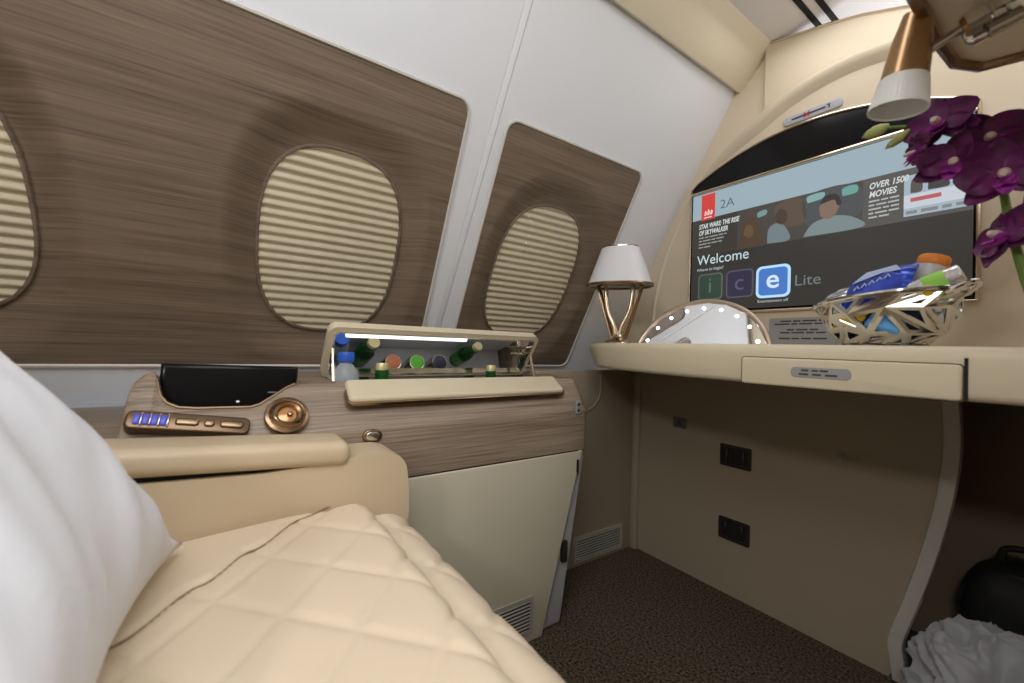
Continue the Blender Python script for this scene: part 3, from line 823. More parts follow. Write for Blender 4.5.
blob([(-.60, .40), (-.60, .47), (-.53, .475), (-.525, .40)], Z1, (96, 78, 62))
blob([(-.625, .356), (-.622, .40), (-.60, .415), (-.575, .40), (-.562, .356)], Z2, (128, 148, 154))
blob([(-.598, .415), (-.602, .44), (-.588, .458), (-.572, .446), (-.570, .42), (-.584, .408)], Z3, (74, 52, 42))
blob([(-.52, .39), (-.522, .475), (-.40, .478), (-.395, .39)], Z1, (78, 80, 84))
blob([(-.515, .455), (-.515, .475), (-.475, .477), (-.478, .460)], Z2, (150, 200, 195))
blob([(-.525, .356), (-.505, .388), (-.475, .40), (-.445, .402), (-.405, .388), (-.385, .356)], Z2, (138, 158, 160))
blob([(-.482, .408), (-.484, .438), (-.468, .458), (-.446, .452), (-.438, .428), (-.448, .402), (-.466, .396)], Z3, (146, 116, 98))
blob([(-.484, .442), (-.470, .464), (-.444, .462), (-.432, .435), (-.442, .430), (-.450, .448)], .0023, (40, 36, 34))
blob([(-.43, .452), (-.43, .474), (-.40, .476), (-.398, .455)], Z2, (120, 190, 180))
# logo square with a small pale mark
build('logo', rect(-.850, -.800, .479, .571, .0011), scr('red', (206, 62, 56)), screen)
bm = bmesh.new()
for k in range(3):
    x = -.837 + .011 * k
    tube(bm, [MT @ V((x, .502 - .003 * k, .0103)), MT @ V((x + .003, .512 + .004 * (k % 2), .0103)), MT @ V((x + .006, .508, .0103)), MT @ V((x + .004, .498, .0103)), MT @ V((x - .002, .497, .0103))], .0014, 6)
box(bm, (-.825, .488, .0103), (.03, .003, .0006), M=MT)
build('logo_mark', bm, scr('white', (235, 225, 220)), screen)
def txt(s, x, h, size, rgb, name='menu_text', z=.0024, **k):
    bm = bmesh.new(); textmesh(bm, s, size, MT @ Matrix.Translation((x, h, .0085 + z)), **k)
    return build(name, bm, scr('text' + s[:4], rgb), screen, flat=True)
txt('2A', -.782, .507, .044, (70, 80, 86), bold=-.0005)
txt('STAR WARS: THE RISE', -.858, .4495, .0235, (205, 212, 212), sx=.62, shear=.25, bold=.0007)
txt('OF SKYWALKER', -.858, .4265, .0235, (205, 212, 212), sx=.62, shear=.25, bold=.0007)
txt('Welcome', -.862, .318, .050, (196, 216, 222), sx=.92)
txt('Where to begin?', -.862, .2955, .0145, (190, 200, 205))
def bars(x0, h0, widths, size, step, rgb, name='menu_text'):
    bm = bmesh.new()
    for r, ws in enumerate(widths):
        x = x0
        for w in ws:
            box(bm, (x + w / 2, h0 - step * r, .0111), (w, size, .0005), M=MT); x += w + size * .9
    return build(name, bm, scr('bars' + str(rgb), rgb), screen)
bars(-.857, .4165, [(.02, .012, .03, .016, .008), (.012, .028, .014, .026), (.03, .01, .022, .012), (.016, .024)], .0042, .0115, (150, 152, 150))
txt('OVER 1500', -.372, .4535, .0225, (205, 210, 210), sx=.72, shear=.2, bold=.0006)
txt('MOVIES', -.372, .4305, .0225, (205, 210, 210), sx=.72, shear=.2, bold=.0006)
bars(-.372, .4195, [(.022, .014, .018), (.012, .02, .022), (.026, .012, .016), (.01, .024, .02), (.018, .02)], .0040, .0108, (175, 178, 176))
build('menu_card', rect(-.302, -.192, .362, .466, .0011), scr('card', (160, 176, 190)), screen)
blob([(-.290, .420), (-.288, .452), (-.276, .456), (-.268, .440), (-.270, .420)], Z2, (90, 84, 78))
blob([(-.258, .420), (-.256, .445), (-.240, .452), (-.226, .440), (-.222, .420)], Z2, (60, 60, 62))
build('card_strip', rect(-.302, -.192, .382, .416, .0014), scr('strip', (196, 202, 210)), screen)
bm = bmesh.new(); box(bm, (-.262, .402, .0105), (.055, .010, .0004), M=MT); build('card_text', bm, scr('cardred', (180, 90, 95)), screen)
bars(-.297, .371, [(.02, .03, .016, .024)], .008, .01, (130, 130, 128))
for x0, rgb, brd, ch, cc in ((-.856, (48, 66, 54), (84, 98, 88), 'i', (84, 112, 92)), (-.754, (50, 46, 66), (82, 80, 98), 'c', (84, 84, 116))):
    build('menu_tile', rect(x0, x0 + .090, .190, .284, .0006, .014), scr('brd' + ch, brd), screen)
    build('tile_face', rect(x0 + .005, x0 + .085, .195, .279, .0011, .011), scr('tile' + ch, rgb), screen)
    txt(ch, x0 + .045, .216, .078, cc, name='tile_letter', align='CENTER')
build('menu_tile', rect(-.656, -.556, .182, .284, .0006, .018), scr('brde', (176, 214, 246), 1.1), screen)
build('tile_face', rect(-.648, -.564, .190, .276, .0011, .013), scr('tilee', (72, 120, 196)), screen)
txt('e', -.606, .213, .085, (210, 230, 248), name='tile_letter', align='CENTER', bold=.001)
txt('Lite', -.546, .212, .046, (112, 120, 122))
txt('Entertainment off', -.650, .168, .0125, (190, 196, 198))

# plate under the screen and lit sign above it
pl = thing('notice_plate', 'grey metal notice plate under the television screen', 'notice', (-.52, YB - .048, .035))
bm = bmesh.new(); prism(bm, rrect(.185, .080, .004, 3, -.525, .076), -.001, .002, M=MT, bevel=.001, seg=1); build('plate', bm, M_grey, pl)
bm = bmesh.new()
for r, ws in enumerate([(.03, .02, .036, .018), (.042, .016, .034, .02, .02), (), (.02, .03, .022), (.026, .034, .02, .024), (), (.03, .02, .026, .034)]):
    tot = sum(ws) + .005 * max(0, len(ws) - 1); x = -.525 - tot / 2
    for w in ws:
        box(bm, (x + w / 2, .106 - .0088 * r, .0022), (w, .0045, .0006), M=MT); x += w + .005
build('lettering', bm, M_greytxt, pl)
sg = thing('indicator_sign', 'silver pill shaped sign on the cream surround above the television', 'sign', (-.512, YB - .05, .685))
MSg = frame((-.512, YB - .024, .7275), (1, 0, .0), (0, 0, 1))
bm = bmesh.new(); prism(bm, rrect(.152, .028, .011, 6), -.002, .007, M=MSg, bevel=.003, seg=3); build('lens', bm, pbr('grey lens', (.40, .40, .44), .3), sg)
bm = bmesh.new(); box(bm, (-.008, 0, .0072), (.088, .0055, .001), M=MSg); box(bm, (.043, .005, .0072), (.008, .004, .001), M=MSg); box(bm, (.045, -.001, .0072), (.004, .008, .001), M=MSg); build('dark_symbol', bm, M_greytxt, sg)
bm = bmesh.new()
for a in (.8, -.8): box(bm, (-.012, 0, .0078), (.022, .003, .0008), M=MSg @ Matrix.Translation((0, 0, 0)) @ Matrix.Translation((-.012, 0, 0)) @ Matrix.Rotation(a, 4, 'Z') @ Matrix.Translation((.012, 0, 0)))
build('red_cross', bm, pbr('red symbol', (.45, .03, .03), .4), sg)

# ------------------------------------------------------------------ table lamp
LX, LY, LH = -.985, 1.135, .0225
lamp = thing('table_lamp', 'small table lamp with white shade and forked bronze stem on the desk', 'lamp', (LX, LY, LH))
MLm = Matrix.Translation((LX, LY, LH)) @ Matrix.Rotation(math.radians(35), 4, 'Z')
bm = bmesh.new(); lathe(bm, [(.046, 0), (.047, .004), (.043, .010), (.030, .016), (.020, .024), (.016, .034)], 36, M=MLm); build('base', bm, M_gold, lamp)
for sgn in (-1, 1):
    bm = bmesh.new(); tube(bm, [MLm @ p for p in bez((sgn * .006, 0, .02), (sgn * .010, 0, .10), (sgn * .046, 0, .07), (sgn * .046, 0, .215), 16)], [.013 - .005 * i / 16 for i in range(17)], 10, squash=.8); build('arm', bm, M_gold, lamp)
for sgn in (-1, 1):
    bm = bmesh.new(); tube(bm, [MLm @ V((sgn * .020, .012, .02)), MLm @ V((sgn * .050, .012, .12)), MLm @ V((sgn * .076, .012, .21))], [.012, .011, .010], 10, squash=.5); build('outer_arm', bm, M_bronze, lamp)
bm = bmesh.new(); box(bm, (0, 0, .212), (.15, .05, .008), .003, 2, M=MLm); build('shade_carrier', bm, M_bronze, lamp)
bm = bmesh.new(); rows = []
for t, hh in ((0, .205), (.04, .208), (1, .335)):
    w = .112 - .046 * t; d = .085 - .035 * t
    rows.append([(p[0], p[1], hh) for p in superell(w, d, 2.4, 48)])
rows.append([(p[0], p[1], .338) for p in superell(.060, .044, 2.4, 48)])
loft(bm, rows, closed=True, M=MLm); build('shade', bm, M_shade, lamp)
bm = bmesh.new(); tube(bm, [MLm @ V((p[0], p[1], .206)) for p in superell(.112, .085, 2.4, 48)], .0045, 8, closed=True); build('shade_rim', bm, M_bronze, lamp)
bm = bmesh.new(); prism(bm, superell(.061, .045, 2.4, 40), .334, .341, M=MLm, bevel=.002, seg=2); build('shade_cap', bm, M_dchrome, lamp)

# ------------------------------------------------------------------ pop-up mirror
mr = thing('vanity_mirror', 'half round vanity mirror with glowing bulbs rising from the desk', 'mirror', (-.64, 1.08, .02))
R = .186; zc = -.050
MM = frame((-.645, 1.065, .0225), (1, .15, 0), (0, .42, 1))     # leaning back a little
def arcpts(r, n=48):
    a0 = math.asin(min(1, (.0 - zc) / r)); return [(r * math.cos(a0 + (PI - 2 * a0) * i / n), zc + r * math.sin(a0 + (PI - 2 * a0) * i / n)) for i in range(n + 1)]
bm = bmesh.new(); prism(bm, arcpts(R), -.012, .003, M=MM, bevel=.002, seg=2); build('backing', bm, M_bronze, mr)
bm = bmesh.new(); tube(bm, [MM @ V((p[0], p[1], .002)) for p in arcpts(R - .004)], .0075, 10); build('frame', bm, pbr('champagne frame', (.52, .42, .34), .35, .8), mr)
bm = bmesh.new(); prism(bm, arcpts(R - .008), .003, .004, M=MM); build('glass', bm, M_mirror, mr)
for i in range(9):
    a = math.radians(22 + 136 * i / 8)
    bm = bmesh.new(); lathe(bm, [(.0045, .004), (.0045, .0052), (.003, .006), (0, .0062)], 16, M=MM @ Matrix.Translation(((R - .026) * math.cos(a), zc + (R - .026) * math.sin(a), 0)), captop=False); build('bulb', bm, M_led, mr)

# ------------------------------------------------------------------ lattice bowl and its snacks
BX, BY, BH = -.258, 1.075, .0225
bowl = thing('snack_bowl', 'oval metal lattice bowl of snacks on the desk', 'bowl', (BX, BY, BH))
MBw = Matrix.Translation((BX, BY, BH)) @ Matrix.Rotation(math.radians(-25), 4, 'Z')
t = bmesh.new(); nb = 12; lev = [(.070, .004), (.098, .030), (.116, .060), (.124, .092)]
rng = random.Random(3)
RV = []
for li, (r, z) in enumerate(lev):
    row = []
    for i in range(nb):
        jt = 0 if li in (0, 3) else 1
        a = 2 * PI * (i + .5 * (li % 2) + jt * rng.uniform(-.32, .32)) / nb
        rr2 = r + jt * rng.uniform(-.003, .003); zz = z + jt * rng.uniform(-.010, .010)
        tilt = .009 * (math.cos(a)) * (z / .092)
        row.append(t.verts.new((rr2 * math.cos(a), rr2 * .74 * math.sin(a), zz + tilt)))
    RV.append(row)
for a, b in zip(RV, RV[1:]):
    for i in range(nb):
        j = (i + 1) % nb
        if rng.random() < .5: t.faces.new((a[i], a[j], b[j])); t.faces.new((a[i], b[j], b[i]))
        else: t.faces.new((a[i], a[j], b[i])); t.faces.new((a[j], b[j], b[i]))
tris = [[v.co.copy() for v in f_.verts] for f_ in t.faces]
t.free(); t = bmesh.new()
for tri in tris:
    cen = (tri[0] + tri[1] + tri[2]) / 3; n_ = (tri[1] - tri[0]).cross(tri[2] - tri[0]).normalized()
    if n_.dot(V((cen.x, cen.y, -.02))) < 0: n_ = -n_
    pe = (tri[0] - tri[1]).length + (tri[1] - tri[2]).length + (tri[2] - tri[0]).length
    inr = (tri[1] - tri[0]).cross(tri[2] - tri[0]).length / pe
    inc = (tri[0] * (tri[1] - tri[2]).length + tri[1] * (tri[2] - tri[0]).length + tri[2] * (tri[0] - tri[1]).length) / pe
    k = min(.8, .0062 / inr); inn = [p.lerp(inc, k) for p in tri]
    lay = [[t.verts.new(p + n_ * d) for p in q] for q, d in ((tri, 0), (inn, .0), (inn, -.003), (tri, -.003))]
    for a in range(3):
        A_, B_ = lay[a], lay[a + 1]
        for q in range(3): t.faces.new((A_[q], A_[(q + 1) % 3], B_[(q + 1) % 3], B_[q]))
bmesh.ops.recalc_face_normals(t, faces=t.faces)
bm = bmesh.new(); join(bm, t, MBw); build('lattice', bm, M_chrome, bowl, angle=30)
bm = bmesh.new()
tube(bm, [MBw @ V((.125 * math.cos(2 * PI * i / 60), .125 * .74 * math.sin(2 * PI * i / 60), .093 + .009 * math.cos(2 * PI * i / 60))) for i in range(60)], .0045, 8, closed=True)
build('rim', bm, M_chrome, bowl)
bm = bmesh.new(); lathe(bm, [(.072, .0), (.074, .003), (.072, .006)], 48, M=MBw, sy=.74); build('foot', bm, M_dchrome, bowl)
for sgn in (-1, 1):
    bm = bmesh.new(); c0 = MBw @ V((sgn * .124, 0, .093 + .009 * sgn))
    tube(bm, smoothline([MBw @ V((sgn * .118, -.022, .085 + .009 * sgn)), MBw @ V((sgn * .140, -.014, .098 + .009 * sgn)), MBw @ V((sgn * .146, 0, .102 + .009 * sgn)), MBw @ V((sgn * .140, .014, .098 + .009 * sgn)), MBw @ V((sgn * .118, .022, .085 + .009 * sgn))], 5), .0045, 8)
    build('handle', bm, M_chrome, bowl)
# foil-edged blue packet: soft cushion with crimped ends
def packet(w, h, th, M, n=20):
    bm = bmesh.new(); f, b = [], []
    for i in range(n + 1):
        v = i / n; rf, rb = [], []
        for j in range(n + 1):
            u = j / n; s_ = 2 * u - 1; q = 2 * v - 1
            k = (max(0, 1 - abs(s_) ** 3) * max(0, 1 - abs(q) ** 6)) ** .6
            wv_ = .0018 * math.sin(14 * q) * (1 - k) + .003 * noise.noise(V((u * 4, v * 4, w * 30)))
            rf.append((w / 2 * s_, h / 2 * q, th / 2 * k + wv_)); rb.append((w / 2 * s_, h / 2 * q, -th / 2 * k + wv_ - .0004))
        f.append(rf); b.append(rb)
    loft(bm, f, M=M); loft(bm, [r[::-1] for r in b], M=M); bmesh.ops.remove_doubles(bm, verts=bm.verts, dist=1e-5)
    bmesh.ops.recalc_face_normals(bm, faces=bm.faces); return bm
M_packblue = pbr('blue foil', (.03, .06, .42), .25, .3, var=(22, .7))
M_packlt = pbr('pale blue print', (.45, .55, .80), .35)
M_foil = pbr('silver foil', (.70, .69, .72), .25, .9, bump=(90, .6))
MP = MBw @ frame((.006, -.022, .118), (1, .10, .16), (-.10, .55, .75))
pk = thing('snack_packet', 'shiny blue snack packet with pale print lying atop the bowl', 'snack', (BX, BY - .02, .10))
build('wrapper', packet(.118, .082, .030, MP), M_packblue, pk)
bm = bmesh.new(); prism(bm, [(-.040, .010), (.012, .020), (.046, .014), (.034, .032), (-.02, .034)], .0155, .0165, M=MP); build('printed_flash', bm, M_packlt, pk)
bm = bmesh.new()
for k in range(5): tube(bm, [MP @ V((-.030 + .013 * k, -.012 + .003 * k, .0165)), MP @ V((-.026 + .013 * k, -.002 + .003 * k, .0165)), MP @ V((-.021 + .013 * k, -.010 + .003 * k, .0165))], .0016, 6)
build('printed_lettering', bm, M_packlt, pk)
def jar(name, label, M, r, hgt, bodym, capm, cat='jar', caph=.017):
    c = M @ V((0, 0, 0)); th_ = thing(name, label, cat, (c.x, c.y, c.z))
    bm = bmesh.new(); lathe(bm, [(r * .9, 0), (r, .003), (r, hgt - .006), (r * .92, hgt)], 32, M=M); build('body', bm, bodym, th_)
    bm = bmesh.new(); lathe(bm, [(r * .98, hgt - .001), (r * 1.04, hgt + .001), (r * 1.04, hgt + caph - .003), (r * .96, hgt + caph)], 32, M=M)
    build('lid', bm, capm, th_); return th_
MJ = MBw @ frame((.046, .034, .122), (.9, .2, -.2), (-.1, .95, -.25)) 
jar('snack_jar', 'white snack jar with an orange lid at the back of the bowl', MJ, .0225, .036, pbr('jar white', (.62, .60, .62), .35), pbr('orange lid', (.85, .27, .04), .4))
M_lgreen = pbr('lime label', (.32, .72, .10), .4)
MJ2 = MBw @ Matrix.Translation((.090, .000, .112)) @ V((0, 0, 1)).rotation_difference(V((.80, .42, .38)).normalized()).to_matrix().to_4x4()
tub = thing('snack_tub', 'silver snack tub with lime green band leaning on the bowl rim', 'snack', tuple((MJ2 @ V((0, 0, 0)))))
bm = bmesh.new(); lathe(bm, [(.019, -.036), (.021, -.034), (.021, .034), (.019, .036)], 32, M=MJ2); build('body', bm, M_foil, tub)
bm = bmesh.new(); lathe(bm, [(.0212, -.014), (.0215, -.013), (.0215, .015), (.0212, .016)], 32, M=MJ2, capbot=False, captop=False); build('band', bm, M_lgreen, tub)
MP2 = MBw @ frame((-.080, -.010, .104), (.8, .3, .2), (-.3, .7, .5))
sp = thing('foil_packet', 'crumpled silver foil packet at the near end of the bowl', 'snack', tuple(MP2 @ V((0, 0, -.02))))
build('wrapper', packet(.066, .060, .030, MP2), M_foil, sp)
MP3 = MBw @ frame((-.048, -.022, .058), (.8, .1, .1), (-.1, .7, .7))
y1 = thing('snack_bar', 'yellow wrapped snack bar glimpsed through the lattice of the bowl', 'snack', tuple(MP3 @ V((0, 0, -.02))))
build('wrapper', packet(.060, .040, .018, MP3), pbr('yellow wrap', (.75, .48, .05), .35), y1)
MP4 = MBw @ frame((.042, -.048, .045), (.9, .1, -.2), (.1, .6, .8))
y2 = thing('snack_bar', 'light blue wrapped snack bar low inside the lattice bowl', 'snack', tuple(MP4 @ V((0, 0, -.02))))
build('wrapper', packet(.062, .040, .018, MP4), pbr('light blue wrap', (.10, .35, .68), .35), y2)
MS5 = MBw @ Matrix.Translation((.100, -.034, .098))
ys_ = thing('yellow_sweet', 'round yellow wrapped sweet at the right rim of the bowl', 'sweet', tuple(MS5 @ V((0, 0, -.012))))
bm = bmesh.new(); lathe(bm, [(0, -.011), (.006, -.010), (.010, -.004), (.011, .0), (.010, .005), (.006, .010), (0, .011)], 24, M=MS5, capbot=False, captop=False)
build('wrapper', bm, pbr('gold wrap', (.75, .50, .04), .3), ys_)
MP6 = MBw @ frame((.0, .01, .05), (1, 0, 0), (0, .6, .8))
pd_ = thing('dark_filler', 'dark blue filler added to darken the middle of the lattice bowl', 'snack', tuple(MP6 @ V((0, 0, -.02))))  # added filler, stands in for the shade inside the bowl
build('wrapper', packet(.135, .080, .055, MP6), pbr('dark fill', (.012, .014, .05), .3), pd_)

# ------------------------------------------------------------------ aisle partition with head box, vase and reading lamp
bm = bmesh.new(); box(bm, (.375, .86, -.035), (.03, 1.20, 1.57), .006); struct('trim_13', bm, M_cream)
bm = bmesh.new()
KL = 1.5
MH = frame((0, 0, .30 * KL), (1, 0, 0), (0, 1, 0))
prism(bm, [(x * KL, y * KL) for x, y in [(-.095, .30), (-.095, .545), (-.092, .60), (-.078, .628), (-.05, .637), (.242, .637), (.242, .30)]], .008, .10, M=MH)
struct('trim_14', bm, pbr('light cream head box', (.82, .73, .58), .45))
bm = bmesh.new()
tube(bm, [(x * KL, y * KL, .303 * KL) for x, y in [(-.095, .30), (-.095, .545), (-.092, .60), (-.078, .628), (-.05, .637), (.242, .637)]], .008, 8); struct('trim_15', bm, M_bronze)

def buildk(k, name, bm, mat, parent, **kw):      # the piece is modelled at arm's length, then enlarged to its true distance
    bmesh.ops.scale(bm, vec=V((k, k, k)), verts=bm.verts)
    return build(name, bm, mat, parent, **kw)
KO = 1.95
OR = thing('orchid', 'purple orchid spray in a dark green vase at the right end of the desk', 'orchid', (-.037, .975, .0225))
bm = bmesh.new(); lathe(bm, [(.012, .0116), (.0135, .0125), (.0150, .025), (.0155, .045), (.0130, .066), (.0140, .080), (.0125, .080), (.0115, .066), (.0125, .03)], 32, M=Matrix.Translation((-.020, .50, .0)), captop=True); buildk(KO, 'vase', bm, M_vase, OR)
stem = smoothline([(-.022, .50, .0), (-.034, .50, .05), (-.044, .50, .10), (-.051, .505, .145), (-.062, .51, .178), (-.080, .51, .196), (-.104, .505, .211), (-.122, .50, .216)], 8)
bm = bmesh.new(); tube(bm, stem, [.0034 - .0022 * i / (len(stem) - 1) for i in range(len(stem))], 8); buildk(KO, 'stem', bm, M_stem, OR)
def petal(bm, M, ang, L, W, curl, tip=1.6):
    R_ = M @ Matrix.Rotation(ang, 4, 'Z'); rows = []
    for i in range(13):
        t = i / 12; w = W * (math.sin(PI * min(1, t ** .75 * .97 + .02)) ** .7) * .5 + .0006
        row = []
        for j in range(9):
            s_ = (j / 8) * 2 - 1
            z = curl * t * t - .0035 * (1 - s_ * s_) * math.sin(PI * t) + .0012 * math.sin(7 * t + 3 * s_) * abs(s_)
            row.append((L * t, w * s_, z))
        rows.append(row)
    t_ = bmesh.new()
    for sgn in (0, -.0007):
        R2 = [[t_.verts.new((p[0], p[1], p[2] + sgn)) for p in r] for r in rows]
        for a, b in zip(R2, R2[1:]):
            for k in range(8): t_.faces.new((a[k], a[k + 1], b[k + 1], b[k]))
    join(bm, t_, R_)
FL = [  # centre, facing, roll, size
    ((-.086, .500, .205), (-.10, -.93, .00), .25, .95), ((-.0755, .492, .165), (.15, -.93, -.30), -.25, .92),
    ((-.057, .505, .181), (.25, -.93, -.10), .45, .98), ((-.047, .488, .145), (.05, -.93, -.25), .10, 1.02),
    ((-.098, .498, .184), (-.75, -.60, -.35), .3, .62), ((-.048, .495, .098), (-.62, -.70, .20), .4, .92),
    ((-.033, .500, .160), (.45, -.85, -.15), -.2, 1.0), ((-.031, .505, .112), (.55, -.75, -.15), .3, .8)]
for c, fdir, roll, s_ in FL:
    n_ = V(fdir).normalized(); u_ = V((0, 0, 1)).cross(n_).normalized(); v_ = n_.cross(u_)
    M_ = Matrix(((u_.x, v_.x, n_.x, c[0]), (u_.y, v_.y, n_.y, c[1]), (u_.z, v_.z, n_.z, c[2]), (0, 0, 0, 1))) @ Matrix.Rotation(roll, 4, 'Z')
    bm = bmesh.new(); L = .0272 * s_
    for ang in (90, 215, 325): petal(bm, M_, math.radians(ang), L, L * .66, -.003)
    for ang in (12, 168): petal(bm, M_ @ Matrix.Translation((0, 0, .0015)), math.radians(ang), L * 1.0, L * .98, -.003)
    f_ = buildk(KO, 'flower', bm, M_petal, OR, angle=180)
    bm = bmesh.new()
    petal(bm, M_ @ Matrix.Translation((0, 0, .003)), math.radians(270), L * .55, L * .42, .012)
    for ang in (235, 305): petal(bm, M_ @ Matrix.Translation((0, 0, .003)), math.radians(ang), L * .36, L * .26, .010)
    buildk(KO, 'flower_lip', bm, M_lip, f_, angle=180)
    bm = bmesh.new(); lathe(bm, [(.0032 * s_, 0), (.0036 * s_, .004), (.0022 * s_, .008), (0, .009)], 12, M=M_ @ Matrix.Translation((0, .001, .002)), captop=False); buildk(KO, 'flower_column', bm, M_lipw, f_)
    near = min(stem, key=lambda p: (p - V(c)).length)
    if (near - V(c)).length > .004:
        bm = bmesh.new(); tube(bm, bez(near, near.lerp(V(c), .3) + V((0, .008, .004)), V(c) - n_ * .010, V(c) - n_ * .001, 8), .0011, 6); buildk(KO, 'flower_stalk', bm, M_stem, f_)
for c, d, s_ in (((-.122, .50, .2165), (-1, -.1, -.25), 1.0), ((-.108, .503, .206), (-.8, -.1, -.6), .8)):
    n_ = V(d).normalized(); bm = bmesh.new()
    q = V((0, 0, 1)).rotation_difference(n_).to_matrix().to_4x4()
    lathe(bm, [(.0015, -.004), (.0045 * s_, .001), (.0055 * s_, .006), (.004 * s_, .012), (0, .017)], 14, M=Matrix.Translation(c) @ q, captop=False, sy=.8); buildk(KO, 'bud', bm, M_bud, OR)

# reading lamp hanging under the head box
rlm = thing('reading_lamp', 'bronze reading lamp with white frosted cone shade on a chrome arm', 'lamp', (-.05 * KL, .50 * KL, .30 * KL))
a0 = V((-.100, .500, .3125)); a1 = V((-.1125, .498, .2265)); axd = (a1 - a0).normalized()
MR = Matrix.Translation(a0) @ V((0, 0, 1)).rotation_difference(axd).to_matrix().to_4x4()
Ltot = (a1 - a0).length
bm = bmesh.new(); rows = []
for z, w, d_ in ((0, .004, .004), (.001, .007, .007), (.004, .0105, .010), (.025, .0140, .0125), (.045, .0160, .0140), (.062, .0172, .0150)):
    rows.append([(p[0], p[1], z) for p in superell(w, d_, 2.5, 40)])
loft(bm, rows, closed=True, caps=True, M=MR); 
body = buildk(KL, 'lamp_body', bm, pbr('satin bronze wood', (.40, .25, .13), .25, .75), rlm)
bm = bmesh.new(); rows = []
for k in range(2):
    for z, r in (((.059, .0172), (.063, .0180), (.084, .0212), (.086, .0215)) if k == 0 else ((.085, .0196), (.066, .0160))):
        rows.append([(r * (1 + (.012 if (j % 2) else 0) * (k == 0)) * math.cos(2 * PI * j / 96), r * (1 + (.012 if (j % 2) else 0) * (k == 0)) * math.sin(2 * PI * j / 96), z) for j in range(96)])
loft(bm, rows, closed=True, M=MR); buildk(KL, 'lamp_shade', bm, M_frost, rlm, angle=20)
bm = bmesh.new(); lathe(bm, [(.0155, .066), (.0155, .068), (0, .0685)], 32, M=MR, captop=False); buildk(KL, 'lens', bm, pbr('lamp lens', (.75, .76, .74), .3), rlm)
bm = bmesh.new(); p0 = V((-.096, .501, .272)); p1 = V((-.062, .515, .292))
tube(bm, [p0, p0.lerp(p1, .5), p1], .0040, 12); buildk(KL, 'arm', bm, M_dchrome, rlm)
bm = bmesh.new()
q = V((0, 0, 1)).rotation_difference(V((.85, .1, .25)).normalized()).to_matrix().to_4x4()
lathe(bm, [(.0, -.016), (.011, -.015), (.014, -.012), (.0145, .0), (.0125, .002), (.0125, .008), (.0155, .010), (.0155, .030), (.013, .034), (0, .035)], 36, M=Matrix.Translation((-.060, .515, .287)) @ q, capbot=False, captop=False)
buildk(KL, 'swivel', bm, M_chrome, rlm)
bm = bmesh.new(); lathe(bm, [(.016, 0), (.016, .006), (.011, .010), (.011, .03)], 28, M=Matrix.Translation((-.045, .515, .285))); buildk(KL, 'mount', bm, M_chrome, rlm)
bm = bmesh.new(); tube(bm, [(-.058, .500, .268), (-.038, .505, .274)], .005, 10); buildk(KL, 'lock_lever', bm, M_dchrome, rlm)

# ------------------------------------------------------------------ bag and garment on the floor beside the rib
bg = thing('backpack', 'black backpack stowed in the dark niche behind the grey fleece', 'backpack', (-.115, 1.60, -.82))
bm = bmesh.new(); rows = []
for i in range(25):
    t = i / 24; h = -.815 + .33 * t
    w = .105 * (1 - .10 * t) * math.sqrt(max(.03, 1 - max(0, (t - .72) / .285) ** 2)); d_ = .085 * math.sqrt(max(.03, 1 - max(0, (t - .72) / .285) ** 2))
    rows.append([(-.115 + p[0] + .006 * noise.noise(V((p[0] * 20, p[1] * 20, t * 5))), 1.60 + p[1] + .006 * noise.noise(V((p[0] * 15, t * 7, 3))), h) for p in superell(w, d_, 3.2, 56)])
loft(bm, rows, closed=True, caps=True); build('body', bm, M_bag, bg, angle=70)
bm = bmesh.new(); rows = []
for i in range(13):
    t = i / 12; h = -.79 + .17 * t; k = math.sqrt(max(.05, 1 - (2 * t - 1) ** 4))
    rows.append([(-.115 + p[0], 1.515 + p[1] * k, h) for p in superell(.080 * (.8 + .2 * k), .030, 3, 40)])
loft(bm, rows, closed=True, caps=True); build('front_pocket', bm, M_bag, bg, angle=70)
bm = bmesh.new(); tube(bm, smoothline([(-.15, 1.60, -.492), (-.145, 1.60, -.462), (-.115, 1.60, -.452), (-.085, 1.60, -.462), (-.08, 1.60, -.492)], 5), .008, 8); build('top_handle', bm, M_bag, bg)
bm = bmesh.new(); tube(bm, [(-.115 + .098 * math.cos(a), 1.555 - .005 * math.sin(a), -.60 + .095 * math.sin(a)) for a in [PI * i / 24 for i in range(25)]], .0035, 6); build('zip', bm, M_mattblack, bg)

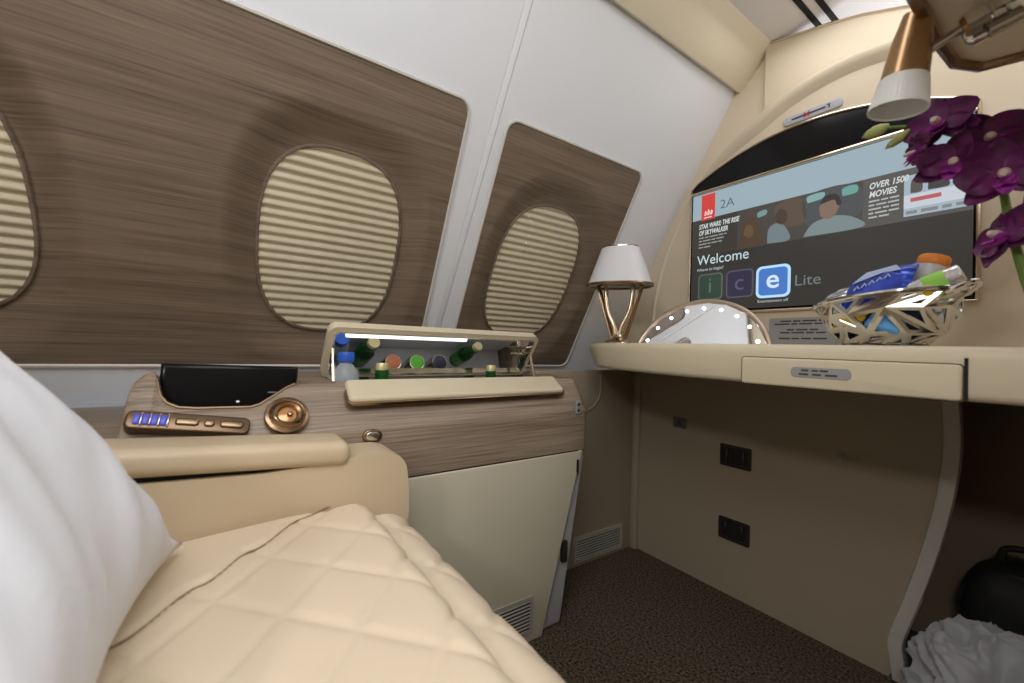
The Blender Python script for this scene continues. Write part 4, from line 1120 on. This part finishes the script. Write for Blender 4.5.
bm = bmesh.new(); rows = []
nu, nv = 120, 80
cG = V((-.130, 1.315, -.70))
for i in range(nv + 1):
    th = PI * i / nv; row = []
    for j in range(nu):
        ph = 2 * PI * j / nu
        d = V((math.sin(th) * math.cos(ph), math.sin(th) * math.sin(ph), math.cos(th)))
        f1 = noise.noise(d * 1.6 + V((3, 1, 7))); f2 = noise.noise(V((d.x * 1.5 + .7 * f1, d.y * 2.2, d.z * 3.4 + d.x * 1.6)) + V((9, 2, 4)))
        f3 = noise.noise(V((d.x * 4.2 + 2 * f2, d.y * 3, d.z * 6.5 - d.x * 3)) + V((1, 8, 2)))
        k = 1 + .16 * f1 + .24 * (.5 - abs(f2) * 1.8) + .10 * (.5 - abs(f3) * 1.6)
        hole = math.exp(-(((d.x - .05 - .5 * (d.z - .55)) / .16) ** 2 + ((d.z - .55) / .34) ** 2)) if d.y < 0 else 0
        k *= 1 - .52 * hole
        p = cG + V((d.x * .118 * k, d.y * .125 * k, d.z * .135 * k))
        p.z = max(p.z, -.818 + .002 * abs(f3))
        row.append(p)
    rows.append(row)
loft(bm, rows, closed=True); tag(build('fleece', bm, M_cloth, angle=180), 'crumpled grey fleece heaped on the floor in front of the black backpack', 'fleece')

# ------------------------------------------------------------------ light
def area(name, loc, size, energy, rot, color=(1, 1, 1)):
    l = bpy.data.lights.new(name, 'AREA'); l.shape = 'RECTANGLE'; l.size, l.size_y = size; l.energy = energy; l.color = color
    o = bpy.data.objects.new(name, l); col.objects.link(o); o.location = (loc[0], loc[1], loc[2] + EYE); o.rotation_euler = rot
    return o
CW = (.95, .975, 1)
area('ceiling_light', (-.05, -.15, .985), (.4, 1.2), 7.0, (0, 0, 0), CW)
area('sidewall_fill', (.18, -.1, .86), (.5, .9), 7, (0, math.radians(62), 0), CW)  # unseen fill lamp, added to brighten the sidewall and cove
area('ceiling_fill', (.30, 1.2, .55), (.3, .5), 2.5, (PI, math.radians(-25), 0), CW)  # added uplight out of view, lifts the ceiling
area('ceiling_light', (-.35, 1.24, .985), (.5, .2), 1.3, (0, 0, 0), (1, .98, .96))
area('forward_fill', (-.2, 2.2, .3), (.6, .6), 14, (PI, 0, 0))  # lamp added beyond the bulkhead, brightens the ceiling from below
area('wall_light', (.42, -1.35, .96), (.28, .2), 10, (math.radians(62), 0, math.radians(24)), (1, .98, .95))
w = bpy.data.worlds.new('world'); sc.world = w; w.use_nodes = True
w.node_tree.nodes['Background'].inputs[0].default_value = (.9, .93, 1, 1); w.node_tree.nodes['Background'].inputs[1].default_value = .25

sc.view_settings.view_transform = 'Standard'; sc.view_settings.look = 'None'; sc.view_settings.exposure = 0; sc.view_settings.gamma = 1
sc.view_settings.use_curve_mapping = False
sc.cycles.use_denoising = True
sc.cycles.max_bounces = 10
